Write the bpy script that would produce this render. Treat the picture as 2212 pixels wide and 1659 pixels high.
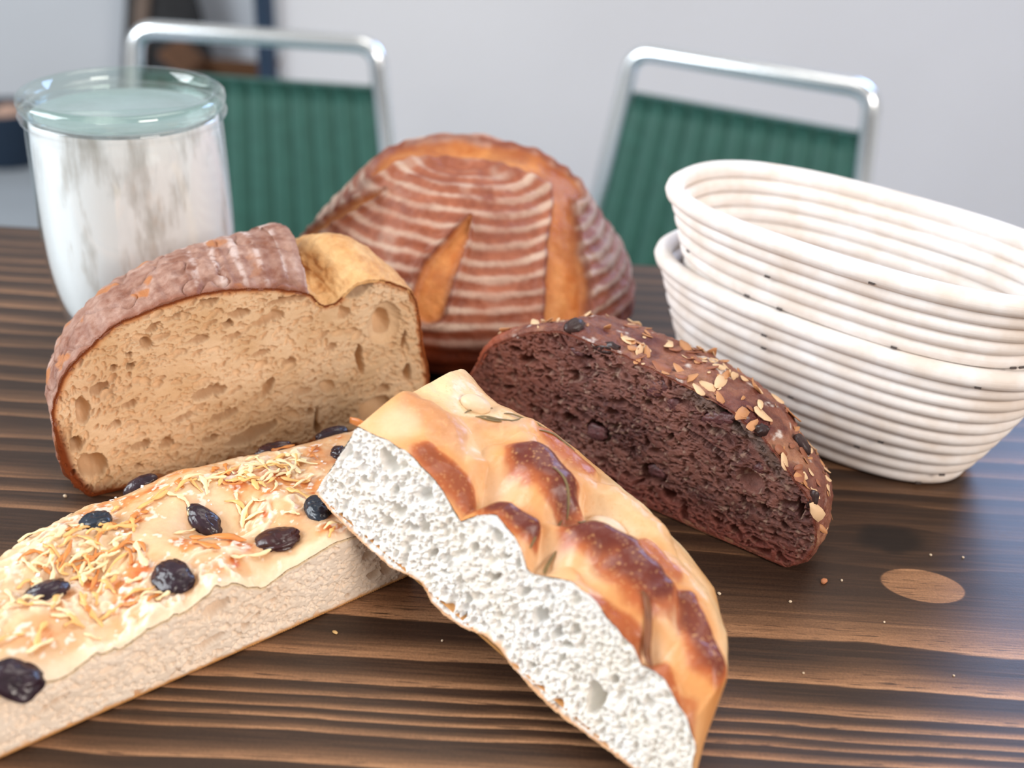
import bpy, math, random
import numpy as np
from mathutils import Vector, Matrix

for _o in list(bpy.data.objects):
    bpy.data.objects.remove(_o)
SC = bpy.context.scene
COL = SC.collection
PI = math.pi
T = 0.75                                   # height of the table top above the floor

# ------------------------------------------------------------------ camera
F_PX, PITCH, ROLL, CAM_H = 2300.0, math.radians(30.0), math.radians(3.5), 0.32
_fw = np.array([0, math.cos(PITCH), -math.sin(PITCH)])
_u0 = np.array([0, math.sin(PITCH), math.cos(PITCH)])
_r0 = np.array([1.0, 0, 0])
_rt = math.cos(ROLL) * _r0 + math.sin(ROLL) * _u0
_up = math.cos(ROLL) * _u0 - math.sin(ROLL) * _r0
_cc = np.array([0, 0, CAM_H])
cam_d = bpy.data.cameras.new('camera')
cam = bpy.data.objects.new('camera', cam_d)
COL.objects.link(cam)
cam_d.sensor_fit = 'HORIZONTAL'
cam_d.sensor_width = 36.0
cam_d.lens = 36.0 * F_PX / 2212.0
cam_d.clip_start = 0.01
cam_d.dof.use_dof = True
cam_d.dof.focus_distance = 0.475
cam_d.dof.aperture_fstop = (cam_d.lens / 1000.0) / 0.0074
M = Matrix(((_rt[0], _up[0], -_fw[0], 0), (_rt[1], _up[1], -_fw[1], 0), (_rt[2], _up[2], -_fw[2], CAM_H + T), (0, 0, 0, 1)))
cam.matrix_world = M
SC.camera = cam

# ------------------------------------------------------------------ light and exposure
SC.view_settings.view_transform = 'Standard'
SC.view_settings.look = 'None'
SC.view_settings.gamma = 1.0
SC.view_settings.use_curve_mapping = False
SC.view_settings.exposure = 0.17
world = bpy.data.worlds.new('world')
SC.world = world
world.use_nodes = True
_bg = world.node_tree.nodes['Background']
_bg.inputs[0].default_value = (1.0, 0.955, 0.91, 1)
_bg.inputs[1].default_value = 0.47


def area(name, loc, target, sx, sy, power, color):
    d = bpy.data.lights.new(name, 'AREA')
    d.shape = 'RECTANGLE'
    d.size, d.size_y, d.energy, d.color = sx, sy, power, color
    o = bpy.data.objects.new(name, d)
    COL.objects.link(o)
    o.location = loc
    o.rotation_euler = (Vector(target) - Vector(loc)).to_track_quat('-Z', 'Y').to_euler()
    return o


area('window_light_side', (-1.9, 0.12, 1.75), (0.0, 0.45, 0.78), 1.4, 1.3, 52, (0.90, 0.96, 1.0))
area('window_light_rear', (1.35, 2.25, 1.95), (0.15, 0.5, 0.75), 1.0, 0.9, 30, (0.38, 0.58, 1.0))
area('added_front_fill', (1.5, -1.1, 2.0), (0.0, 0.45, 0.75), 0.9, 0.7, 33, (1.0, 0.89, 0.80))  # unseen warm fill added behind the camera to lift the front cut faces
area('ceiling_lamp_light', (0.2, 0.9, 2.5), (0.1, 0.5, 0.75), 0.9, 0.9, 8, (1.0, 0.93, 0.84))


# ------------------------------------------------------------------ helpers: pixels of the 2212x1659 frame to points
def ray(x, y):
    d = _fw + _rt * (x - 1106.0) / F_PX - _up * (y - 829.5) / F_PX
    return d / np.linalg.norm(d)


def tab(x, y, z=0.0):
    d = ray(x, y)
    return _cc + d * (z - _cc[2]) / d[2]


def hit(x, y, p, n):
    d = ray(x, y)
    return _cc + d * ((p - _cc) @ n) / (d @ n)


# ------------------------------------------------------------------ helpers: noise
_T2 = np.random.default_rng(11).random((256, 256))
_T3 = np.random.default_rng(12).random((64, 64, 64))


def vn2(x, y):
    x = np.asarray(x, float); y = np.asarray(y, float)
    xi = np.floor(x).astype(int); yi = np.floor(y).astype(int)
    fx = x - xi; fy = y - yi
    fx = fx * fx * (3 - 2 * fx); fy = fy * fy * (3 - 2 * fy)
    a = _T2[xi & 255, yi & 255]; b = _T2[(xi + 1) & 255, yi & 255]
    c = _T2[xi & 255, (yi + 1) & 255]; d = _T2[(xi + 1) & 255, (yi + 1) & 255]
    return (a * (1 - fx) + b * fx) * (1 - fy) + (c * (1 - fx) + d * fx) * fy


def fbm(x, y, octv=4, gain=0.5):
    x = np.asarray(x, float); y = np.asarray(y, float)
    s = 0.0; a = 1.0; n = 0.0
    for i in range(octv):
        s = s + a * vn2(x * 2 ** i + 17.3 * i, y * 2 ** i + 9.1 * i)
        n += a; a *= gain
    return s / n - 0.5


def vn3(p):
    pi = np.floor(p).astype(int); f = p - pi
    f = f * f * (3 - 2 * f)
    r = 0
    for dx in (0, 1):
        for dy in (0, 1):
            for dz in (0, 1):
                w = (f[..., 0] if dx else 1 - f[..., 0]) * (f[..., 1] if dy else 1 - f[..., 1]) * (f[..., 2] if dz else 1 - f[..., 2])
                r = r + w * _T3[(pi[..., 0] + dx) & 63, (pi[..., 1] + dy) & 63, (pi[..., 2] + dz) & 63]
    return r


def fbm3(p, octv=3, gain=0.5):
    s = 0.0; a = 1.0; n = 0.0
    for i in range(octv):
        s = s + a * vn3(p * 2 ** i + 7.7 * i); n += a; a *= gain
    return s / n - 0.5


def sstep(a, b, x):
    t = np.clip((np.asarray(x, float) - a) / (b - a), 0, 1)
    return t * t * (3 - 2 * t)


def lin(*c):
    c = np.array(c, float) / 255.0
    return np.where(c <= 0.04045, c / 12.92, ((c + 0.055) / 1.055) ** 2.4)


def mixc(a, b, t):
    t = np.clip(np.asarray(t, float), 0, 1)[..., None]
    return a * (1 - t) + b * t


# ------------------------------------------------------------------ helpers: objects
def prop(o, label=None, category=None, group=None, kind=None):
    if label: o['label'] = label
    if category: o['category'] = category
    if group: o['group'] = group
    if kind: o['kind'] = kind
    return o


def empty(name, loc, label=None, category=None, group=None, rotz=0.0):
    o = bpy.data.objects.new(name, None)
    COL.objects.link(o)
    o.location = loc
    o.rotation_euler = (0, 0, rotz)
    o.empty_display_size = 0.02
    return prop(o, label, category, group)


def mesh_data(name, V, F, mat, col=None, att=None, smooth=True):
    V = np.asarray(V, np.float32).reshape(-1, 3)
    me = bpy.data.meshes.new(name)
    if isinstance(F, np.ndarray):
        F = F.astype(np.int32)
        n, k = F.shape
        me.vertices.add(len(V)); me.vertices.foreach_set('co', V.ravel())
        me.loops.add(n * k); me.loops.foreach_set('vertex_index', F.ravel())
        me.polygons.add(n)
        me.polygons.foreach_set('loop_start', np.arange(0, n * k, k, dtype=np.int32))
        me.update(calc_edges=True)
    else:
        me.from_pydata([tuple(map(float, v)) for v in V], [], [tuple(map(int, f)) for f in F])
    me.validate()
    if smooth:
        me.polygons.foreach_set('use_smooth', np.ones(len(me.polygons), bool))
    if col is not None:
        c = np.ones((len(V), 4), np.float32); c[:, :3] = np.asarray(col).reshape(-1, 3)
        me.color_attributes.new('col', 'FLOAT_COLOR', 'POINT').data.foreach_set('color', c.ravel())
    for k, v in (att or {}).items():
        me.attributes.new(k, 'FLOAT', 'POINT').data.foreach_set('value', np.asarray(v, np.float32).ravel())
    if mat is not None:
        me.materials.append(mat)
    me.update()
    return me


def link(name, me, parent=None, loc=None):
    o = bpy.data.objects.new(name, me)
    COL.objects.link(o)
    if parent is not None:
        o.parent = parent
    if loc is not None:
        o.location = loc
    return o


def part(name, V, F, mat, parent, off=(0, 0, 0), col=None, att=None, smooth=True):
    V = np.asarray(V, float).reshape(-1, 3) - np.asarray(off, float)
    return link(name, mesh_data(name, V, F, mat, col, att, smooth), parent)


def gridf(nu, nv, cu=False, cv=False, flip=False):
    iu = np.arange(nu if cu else nu - 1); iv = np.arange(nv if cv else nv - 1)
    a, b = np.meshgrid(iu, iv, indexing='ij')
    a = a.ravel(); b = b.ravel()
    a2 = (a + 1) % nu; b2 = (b + 1) % nv
    f = np.stack([a * nv + b, a2 * nv + b, a2 * nv + b2, a * nv + b2], 1)
    return f[:, ::-1].copy() if flip else f


def box(c, s, rot=0.0):
    x, y, z = [q / 2 for q in s]
    v = np.array([(sx * x, sy * y, sz * z) for sx in (-1, 1) for sy in (-1, 1) for sz in (-1, 1)], float)
    if rot:
        r = np.array([[math.cos(rot), -math.sin(rot), 0], [math.sin(rot), math.cos(rot), 0], [0, 0, 1]])
        v = v @ r.T
    f = [(0, 1, 3, 2), (4, 6, 7, 5), (0, 4, 5, 1), (2, 3, 7, 6), (0, 2, 6, 4), (1, 5, 7, 3)]
    return v + np.asarray(c, float), f


def join(parts):
    V = []; F = []; n = 0
    for v, f in parts:
        V.append(np.asarray(v, float))
        F += [tuple(int(i) + n for i in q) for q in f]
        n += len(v)
    return np.concatenate(V), F


def bbox(c, s, bev=0.004, rot=0.0):
    """box with chamfered edges"""
    import bmesh
    bm = bmesh.new()
    v, f = box((0, 0, 0), s)
    vs = [bm.verts.new(q) for q in v]
    for q in f:
        bm.faces.new([vs[i] for i in q])
    bmesh.ops.recalc_face_normals(bm, faces=bm.faces)
    bmesh.ops.bevel(bm, geom=list(bm.edges), offset=bev, segments=2, profile=0.5, affect='EDGES')
    bm.verts.index_update()
    V = np.array([q.co[:] for q in bm.verts]); F = [tuple(q.index for q in p.verts) for p in bm.faces]
    bm.free()
    if rot:
        r = np.array([[math.cos(rot), -math.sin(rot), 0], [math.sin(rot), math.cos(rot), 0], [0, 0, 1]])
        V = V @ r.T
    return V + np.asarray(c, float), F


def tube(path, rad, seg=8, flat=1.0, closed=False, cap=True, upv=(0, 0, 1)):
    """tube along a path; rad scalar or per point; flat squeezes it along upv"""
    P = np.asarray(path, float); n = len(P)
    rad = np.broadcast_to(np.asarray(rad, float), (n,))
    if closed:
        tg = np.roll(P, -1, 0) - np.roll(P, 1, 0)
    else:
        tg = np.gradient(P, axis=0)
    tg /= np.linalg.norm(tg, axis=1)[:, None] + 1e-12
    up = np.asarray(upv, float)
    s = np.cross(tg, up); ln = np.linalg.norm(s, axis=1)
    bad = ln < 1e-3
    s[bad] = np.cross(tg[bad], (1.0, 0.1, 0.0)); s /= np.linalg.norm(s, axis=1)[:, None]
    w = np.cross(s, tg)
    a = np.linspace(0, 2 * PI, seg, endpoint=False)
    V = P[:, None] + rad[:, None, None] * (np.cos(a)[None, :, None] * s[:, None] + flat * np.sin(a)[None, :, None] * w[:, None])
    F = [tuple(q) for q in gridf(n, seg, closed, True, flip=True)]
    V = V.reshape(-1, 3)
    if cap and not closed:
        F.append(tuple(range(seg))); F.append(tuple(n * seg - 1 - i for i in range(seg)))
    return V, F


def lathe(prof, seg=64, closed=False):
    P = np.asarray(prof, float)
    a = np.linspace(0, 2 * PI, seg, endpoint=False)
    V = np.stack([P[:, None, 0] * np.cos(a), P[:, None, 0] * np.sin(a), np.repeat(P[:, 1:2], seg, 1)], -1)
    return V.reshape(-1, 3), gridf(len(P), seg, closed, True, flip=True)


def resample(P, n, closed=False):
    P = np.asarray(P, float)
    if closed:
        P = np.concatenate([P, P[:1]])
    d = np.concatenate([[0], np.cumsum(np.linalg.norm(np.diff(P, axis=0), axis=1))])
    t = np.linspace(0, d[-1], n, endpoint=not closed)
    return np.stack([np.interp(t, d, P[:, k]) for k in range(P.shape[1])], 1)


def smooth_loop(P, it=6):
    for _ in range(it):
        P = 0.5 * P + 0.25 * (np.roll(P, 1, 0) + np.roll(P, -1, 0))
    return P


def spline(P, n):
    """Catmull-Rom through the points"""
    P = np.asarray(P, float)
    Q = np.concatenate([[2 * P[0] - P[1]], P, [2 * P[-1] - P[-2]]])
    out = []
    t = np.linspace(0, len(P) - 1 - 1e-9, n)
    i = t.astype(int); f = (t - i)[:, None]
    a, b, c, d = Q[i], Q[i + 1], Q[i + 2], Q[i + 3]
    return 0.5 * (2 * b + (c - a) * f + (2 * a - 5 * b + 4 * c - d) * f ** 2 + (3 * b - a - 3 * c + d) * f ** 3)


def inside(S, Z, poly):
    r = np.zeros(S.shape, bool)
    n = len(poly)
    for i in range(n):
        x0, y0 = poly[i]; x1, y1 = poly[(i + 1) % n]
        if y0 == y1:
            continue
        c = (y0 > Z) != (y1 > Z)
        r ^= c & (S < (x1 - x0) * (Z - y0) / (y1 - y0) + x0)
    return r


def loop_dist(S, Z, poly):
    d = np.full(S.shape, 1e9)
    for q in poly:
        d = np.minimum(d, (S - q[0]) ** 2 + (Z - q[1]) ** 2)
    return np.sqrt(d)


def pore_field(S, Z, sp, pores):
    """depth of bubbles cut open by the knife; pores: (s, z, a, b, angle, depth)"""
    D = np.zeros(S.shape)
    s0, z0 = S[0, 0], Z[0, 0]
    Sw = S + 0.0011 * fbm(S * 420, Z * 420, 3) + 0.004 * fbm(S * 60 + 5, Z * 60, 2)
    Zw = Z + 0.0011 * fbm(S * 420 + 40, Z * 420 + 11, 3) + 0.004 * fbm(S * 60 + 25, Z * 60 + 7, 2)
    ns, nz = S.shape
    for (s, z, a, b, an, dep) in pores:
        m = max(a, b) * 1.25 + 0.0035
        i0 = max(0, int((s - m - s0) / sp)); i1 = min(ns, int((s + m - s0) / sp) + 2)
        j0 = max(0, int((z - m - z0) / sp)); j1 = min(nz, int((z + m - z0) / sp) + 2)
        if i0 >= i1 or j0 >= j1:
            continue
        dx = Sw[i0:i1, j0:j1] - s; dz = Zw[i0:i1, j0:j1] - z
        c, n = math.cos(an), math.sin(an)
        r2 = ((dx * c + dz * n) / a) ** 2 + ((-dx * n + dz * c) / b) ** 2
        p = dep * np.clip(1 - r2, 0, 1) ** 0.5
        D[i0:i1, j0:j1] = np.maximum(D[i0:i1, j0:j1], p)
    return D


def grid_mesh(S, Z, mask, pos):
    """quads of the masked grid; pos: (ns, nz, 3)"""
    ns, nz = S.shape
    idx = -np.ones(S.shape, int)
    q = mask[:-1, :-1] & mask[1:, :-1] & mask[1:, 1:] & mask[:-1, 1:]
    used = np.zeros(S.shape, bool)
    used[:-1, :-1] |= q; used[1:, :-1] |= q; used[1:, 1:] |= q; used[:-1, 1:] |= q
    idx[used] = np.arange(used.sum())
    F = np.stack([idx[:-1, :-1][q], idx[1:, :-1][q], idx[1:, 1:][q], idx[:-1, 1:][q]], 1)
    return pos[used], F, used


# ------------------------------------------------------------------ helpers: materials
class NT:
    def __init__(self, name):
        self.m = bpy.data.materials.new(name)
        self.m.use_nodes = True
        self.t = self.m.node_tree
        self.b = self.t.nodes['Principled BSDF']
        self.out = self.t.nodes['Material Output']

    def n(self, kind, ins=None, **kw):
        nd = self.t.nodes.new(kind)
        for k, v in kw.items():
            setattr(nd, k, v)
        for k, v in (ins or {}).items():
            self.put(nd.inputs[k], v)
        return nd

    def put(self, sock, v):
        if isinstance(v, bpy.types.NodeSocket):
            self.t.links.new(v, sock)
        elif isinstance(v, bpy.types.Node):
            self.t.links.new(v.outputs[0], sock)
        else:
            if hasattr(sock.default_value, '__len__'):
                v = tuple(v)
                if len(sock.default_value) == 4 and len(v) == 3:
                    v = v + (1.0,)
            sock.default_value = v

    def set(self, **kw):
        for k, v in kw.items():
            self.put(self.b.inputs[k.replace('_', ' ')], v)
        return self

    def coord(self, scale=(1, 1, 1), rot=(0, 0, 0)):
        c = self.n('ShaderNodeTexCoord')
        mp = self.n('ShaderNodeMapping', {'Vector': c.outputs['Object'], 'Scale': scale, 'Rotation': rot})
        return mp.outputs[0]

    def noise(self, vec, scale, detail=3, rough=0.5):
        return self.n('ShaderNodeTexNoise', {'Vector': vec, 'Scale': scale, 'Detail': detail, 'Roughness': rough}).outputs['Fac']

    def ramp(self, fac, stops):
        r = self.n('ShaderNodeValToRGB', {'Fac': fac})
        el = r.color_ramp.elements
        while len(el) < len(stops):
            el.new(0.5)
        for e, (p, c) in zip(el, stops):
            e.position = p
            e.color = (c, c, c, 1) if isinstance(c, (int, float)) else tuple(c) + (1,)
        return r.outputs[0]

    def math(self, op, a, b=0.0, c=0.0):
        return self.n('ShaderNodeMath', {0: a, 1: b, 2: c}, operation=op).outputs[0]

    def mix(self, fac, a, b, mode='MIX'):
        nd = self.n('ShaderNodeMix', data_type='RGBA', blend_type=mode)
        self.put(nd.inputs[0], fac); self.put(nd.inputs[6], a); self.put(nd.inputs[7], b)
        return nd.outputs[2]

    def bump(self, h, strength=0.3, dist=0.001):
        self.put(self.b.inputs['Normal'], self.n('ShaderNodeBump', {'Height': h, 'Strength': strength, 'Distance': dist}))
        return self

    def attr(self, name, out='Fac'):
        return self.n('ShaderNodeAttribute', attribute_name=name).outputs[out]


def plain(name, c, rough=0.5, metal=0.0, var=0.08, scale=30, bump=0.0, **kw):
    m = NT(name)
    v = m.coord()
    nz = m.noise(v, scale, 4)
    lo = tuple(np.clip(np.array(c) * (1 - var), 0, 1)); hi = tuple(np.clip(np.array(c) * (1 + var), 0, 1))
    m.set(Base_Color=m.ramp(nz, [(0.3, lo), (0.7, hi)]), Roughness=rough, Metallic=metal, **kw)
    if bump:
        m.bump(nz, bump, 0.002)
    return m.m


def painted(name, rough=0.6, speck=0.12, scale=900, bump=0.25, dist=0.0006, sss=0.0, spec=0.5, sheen=None):
    """colour from the surface's own col attribute, with fine grain and relief"""
    m = NT(name)
    v = m.coord()
    nz = m.noise(v, scale, 4, 0.6)
    nz2 = m.noise(v, scale * 0.2, 3)
    f = m.math('MULTIPLY_ADD', m.math('ADD', nz, m.math('MULTIPLY', nz2, 0.6)), speck * 2, 1 - speck * 1.6)
    c = m.n('ShaderNodeVectorMath', {0: m.attr('col', 'Color'), 1: f}, operation='MULTIPLY').outputs[0]
    m.set(Base_Color=c, Roughness=rough, Specular_IOR_Level=spec)
    if sss:
        m.set(Subsurface_Weight=sss, Subsurface_Radius=(1.0, 0.7, 0.45), Subsurface_Scale=0.0012)
    m.bump(m.math('ADD', nz, nz2), bump, dist)
    return m.m


M_crumb = painted('bread_crumb_cream', 0.85, 0.08, 1500, 0.4, 0.0005, 0.0, 0.1)
M_white = painted('bread_crumb_white', 0.8, 0.04, 1600, 0.35, 0.0004, 0.12, 0.15)
M_dark = painted('bread_crumb_dark', 0.6, 0.25, 1300, 0.6, 0.0008, 0.0, 0.4)
M_crust = painted('sourdough_crust', 0.55, 0.2, 900, 0.5, 0.0008, 0.0, 0.4)
M_boule = painted('round_loaf_crust', 0.5, 0.2, 500, 0.5, 0.001, 0.0, 0.4)
M_foc = painted('focaccia_crust', 0.36, 0.08, 700, 0.25, 0.0005, 0.12, 0.5)
M_olivef = painted('olive_focaccia_crust', 0.4, 0.1, 650, 0.3, 0.0006, 0.15, 0.5)
M_seed = painted('seeded_crust', 0.42, 0.34, 900, 0.7, 0.001, 0.0, 0.5)

# ================================================================== THE SETTING
M_wall = plain('wall_paint', lin(211, 210, 212), 0.9, 0, 0.02, 3)
M_wallf = plain('far_wall_paint', lin(226, 232, 240), 0.9, 0, 0.03, 2)
M_floor = plain('floor_concrete', lin(176, 186, 196), 0.6, 0, 0.06, 6)


def structure(name, V, F, mat):
    o = part(name, V, F, mat, None, smooth=False)
    return prop(o, kind='structure')


structure('floor', *box((-0.4, 1.6, -0.02), (8.4, 6.0, 0.04)), M_floor)
structure('wall_back', *box((1.31, 2.46, 1.3), (3.74, 0.12, 2.6)), M_wall)
structure('wall_far', *box((-2.4, 3.36, 1.3), (4.2, 0.12, 2.6)), M_wallf)
structure('baseboard_back', *bbox((1.31, 2.392, 0.05), (3.74, 0.014, 0.1), 0.004), plain('baseboard_paint', lin(228, 228, 228), 0.5))

# ------------------------------------------------------------------ the table
YF = float(tab(720, 532)[1])
tbl = empty('dining_table', (0.0, 0.30, 0.0), 'dark-stained pine dining table with striped grain carrying the breads', 'table')


def wood_material(name):
    m = NT(name)
    c = m.n('ShaderNodeTexCoord').outputs['Object']
    ph = m.attr('phase')
    wob = m.noise(m.n('ShaderNodeMapping', {'Vector': c, 'Scale': (14, 160, 1)}).outputs[0], 1.0, 3)
    ph2 = m.math('ADD', ph, m.math('MULTIPLY', m.math('SUBTRACT', wob, 0.5), 0.22))
    fr = m.math('FRACT', ph2)
    prof = m.ramp(fr, [(0.0, 0.0), (0.34, 0.04), (0.72, 0.62), (0.955, 1.0), (0.985, 0.0)])
    streak = m.noise(m.n('ShaderNodeMapping', {'Vector': c, 'Scale': (16, 620, 1)}).outputs[0], 1.0, 4, 0.65)
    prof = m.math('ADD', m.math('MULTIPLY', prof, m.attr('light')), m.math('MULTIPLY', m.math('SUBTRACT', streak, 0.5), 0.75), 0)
    prof = m.math('ADD', prof, m.ramp(m.math('MULTIPLY', m.math('ADD', m.attr('oval'), m.math('MULTIPLY', m.math('SUBTRACT', streak, 0.5), 0.06)), 0.5), [(0.475, 0.68), (0.505, 0.0)]))
    prof = m.math('MAXIMUM', prof, 0.0)
    colr = m.ramp(prof, [(0.0, lin(54, 38, 29)), (0.35, lin(92, 66, 48)), (0.7, lin(148, 108, 78)), (1.0, lin(188, 142, 104))])
    dash = m.noise(m.n('ShaderNodeMapping', {'Vector': c, 'Scale': (70, 1500, 1)}).outputs[0], 1.0, 1)
    dmask = m.math('MULTIPLY', m.ramp(dash, [(0.62, 0.0), (0.68, 1.0)]), m.ramp(prof, [(0.4, 0.0), (0.7, 0.85)]))
    colr = m.mix(dmask, colr, tuple(lin(46, 30, 24)))
    grit = m.noise(c, 900, 3, 0.7)
    colr = m.mix(0.5, colr, m.mix(1.0, colr, m.ramp(grit, [(0.3, 0.55), (0.7, 1.45)]), 'MULTIPLY'))
    colr = m.mix(m.attr('knot'), colr, tuple(lin(26, 19, 17)))
    m.set(Base_Color=colr, Roughness=m.ramp(grit, [(0.2, 0.33), (0.8, 0.48)]), Specular_IOR_Level=0.35, Coat_Weight=0.12, Coat_Roughness=0.3)
    m.bump(m.math('ADD', grit, m.math('MULTIPLY', streak, 2.0)), 0.12, 0.0004)
    return m.m


M_wood = wood_material('stained_pine')
gx = np.unique(np.concatenate([np.linspace(-0.95, -0.47, 25), np.linspace(-0.47, 0.47, 300), np.linspace(0.47, 0.95, 25)]))
gy = np.unique(np.concatenate([np.linspace(-0.12, 0.22, 60), np.linspace(0.22, YF, 260)]))
GX, GY = np.meshgrid(gx, gy, indexing='ij')
# the grain: sharp ends of the pale bands, measured across the board
edge_px = [1659 + 60, 1650, 1622, 1601, 1573, 1546, 1490, 1404, 1208]
ey = [float(tab(1800, y)[1]) for y in edge_px]
_r = np.random.default_rng(5)
lo = ey[0]
while lo > -0.2:
    lo -= _r.uniform(0.006, 0.014); ey.insert(0, lo)
hi = ey[-1]
while hi < YF + 0.1:
    hi += _r.uniform(0.010, 0.024); ey.append(hi)
ey = np.array(ey)[::-1]                       # from far to near: phase grows towards the viewer
ovc = tab(1993, 1265); knc = tab(1925, 1165)
dxo = GX - ovc[0]; dyo = GY - ovc[1]
wy = GY + 0.006 * fbm(GX * 5, GY * 9, 3) + 0.0022 * fbm(GX * 22, GY * 30, 2)
bp = tab(1875, 1400)
wy = wy - 0.006 * np.exp(-((GX - bp[0]) / 0.03) ** 2 - ((GY - bp[1]) / 0.02) ** 2)
wy = wy + 0.010 * np.tanh((GY - knc[1]) / 0.01) * np.exp(-((GX - knc[0]) / 0.035) ** 2 - ((GY - knc[1]) / 0.03) ** 2) * -1.0
phase = len(ey) - np.interp(wy, ey[::-1], np.arange(len(ey), dtype=float))
phase = phase + 40
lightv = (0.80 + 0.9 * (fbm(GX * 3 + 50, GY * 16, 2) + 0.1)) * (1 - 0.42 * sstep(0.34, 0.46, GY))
lightv = lightv * (1 - 0.8 * np.exp(-((GX - knc[0] + 0.01) / 0.10) ** 2 - ((GY - knc[1] + 0.012) / 0.030) ** 2))
a_o = math.radians(-6)
uo = dxo * math.cos(a_o) + dyo * math.sin(a_o); vo = -dxo * math.sin(a_o) + dyo * math.cos(a_o)
oval = np.minimum(np.sqrt((uo / 0.0196) ** 2 + (vo / 0.0120) ** 2), 2.0)
uk = (GX - knc[0]); vk = (GY - knc[1])
rk = np.sqrt((uk / 0.017) ** 2 + (vk / 0.011) ** 2) + 0.5 * fbm(GX * 120, GY * 160, 3)
knot = 0.85 * sstep(1.25, 0.7, rk)
Vt = np.stack([GX, GY, np.full_like(GX, T)], -1)
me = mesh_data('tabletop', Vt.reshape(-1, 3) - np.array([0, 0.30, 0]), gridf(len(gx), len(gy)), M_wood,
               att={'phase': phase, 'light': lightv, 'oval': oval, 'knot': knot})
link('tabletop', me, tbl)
# underside and edges of the board
vb, fb = box((0, (YF - 0.12) / 2, T - 0.0205), (1.9, YF + 0.12, 0.039))
M_woodd = plain('dark_pine_edge', lin(62, 42, 31), 0.5, 0, 0.25, 40)
part('board_edge', vb, fb, M_woodd, tbl, (0, 0.30, 0), smooth=False)
for sx in (-1, 1):
    for yy in (-0.04, YF - 0.08):
        v, f = bbox((sx * 0.86, yy, (T - 0.04) / 2), (0.07, 0.07, T - 0.04), 0.006)
        part('leg', v, f, M_woodd, tbl, (0, 0.30, 0), smooth=False)
for yy in (-0.04, YF - 0.08):
    v, f = bbox((0, yy, T - 0.085), (1.65, 0.024, 0.09), 0.003)
    part('apron', v, f, M_woodd, tbl, (0, 0.30, 0), smooth=False)
for sx in (-1, 1):
    v, f = bbox((sx * 0.86, YF / 2 - 0.06, T - 0.085), (0.024, YF - 0.11, 0.09), 0.003)
    part('apron', v, f, M_woodd, tbl, (0, 0.30, 0), smooth=False)

# ------------------------------------------------------------------ chairs
M_chrome = plain('chrome', (0.90, 0.95, 1.0), 0.22, 1.0, 0.03, 5)
M_green = plain('green_vinyl', lin(46, 90, 80), 0.5, 0, 0.1, 60, 0.1)


def corner_path(P, r, n=7):
    """polyline with rounded corners"""
    P = [np.asarray(p, float) for p in P]
    out = [P[0]]
    for a, b, c in zip(P, P[1:], P[2:]):
        u = (a - b) / np.linalg.norm(a - b); w = (c - b) / np.linalg.norm(c - b)
        for t in np.linspace(0, 1, n):
            out.append((1 - t) ** 2 * (b + u * r) + 2 * t * (1 - t) * b + t * t * (b + w * r))
    out.append(P[-1])
    return np.array(out)


def make_chair(label):
    c = empty('dining_chair', (0, 0, 0), label, 'chair', 'green dining chairs')
    zt, zs = 0.727, 0.345
    rec = 0.10                                   # backward lean of the back

    def bk(x, z, y=0.0):
        return (x, (z - zs) * rec + y, z)
    wt, wb = 0.170, 0.212                        # half widths at the top and at the seat

    def hw(z):
        return wt + (wb - wt) * (zt - z) / (zt - zs)
    pth = corner_path([(-0.205, 0.06, 0.0), bk(-hw(zs), zs), bk(-hw(zt), zt), bk(hw(zt), zt), bk(hw(zs), zs), (0.205, 0.06, 0.0)], 0.03)
    part('back_frame', *tube(pth, 0.0125, 10), M_chrome, c)
    for s in (-1, 1):
        p = corner_path([(s * 0.2, -0.02, zs - 0.02), (s * 0.2, -0.36, zs - 0.02), (s * 0.205, -0.40, 0.0)], 0.05)
        part('front_leg', *tube(p, 0.0115, 10), M_chrome, c)
    # padded back: a board with upright channels
    zb, zq = zs + 0.03, zt - 0.060
    n = 11
    V, F = [], []
    for z in np.linspace(zb, zq, 8):
        V += [bk(-hw(z) + 0.012, z, 0.004), bk(hw(z) - 0.012, z, 0.004), bk(hw(z) - 0.012, z, 0.018), bk(-hw(z) + 0.012, z, 0.018)]
    F = [tuple(q) for q in gridf(8, 4, False, True)] + [(0, 1, 2, 3), (31, 30, 29, 28)]
    bb = part('back_board', V, F, M_green, c, smooth=False)
    for i in range(n):
        P, R = [], []
        for k, z in enumerate(np.linspace(zb, zq, 12)):
            w = (hw(z) - 0.012)
            x = -w + 2 * w * (i + 0.5) / n
            P.append(bk(x, z, 0.002)); R.append(w / n * 1.04)
        R = np.array(R); R[0] *= 0.8; R[-1] *= 0.75
        part('channel', *tube(P, R, 12, 0.3, upv=(0, 1, 0)), M_green, bb)
    v, f = bbox((0, -0.20, zs), (0.40, 0.38, 0.055), 0.022)
    part('seat', v, f, M_green, c)
    return c


def copy_tree(o, parent=None):
    c = o.copy(); COL.objects.link(c); c.parent = parent
    for ch in list(o.children):
        copy_tree(ch, c)
    return c


ch1 = make_chair('green channel-backed chrome chair behind the glass jar')
ch1.location = (-0.388, 1.481, 0); ch1.rotation_euler = (0, 0, -0.03)
ch2 = copy_tree(ch1)
ch2['label'] = 'green channel-backed chrome chair behind the coiled baskets'
ch2.location = (0.284, 1.468, 0); ch2.rotation_euler = (0, 0, -0.44)

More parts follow.
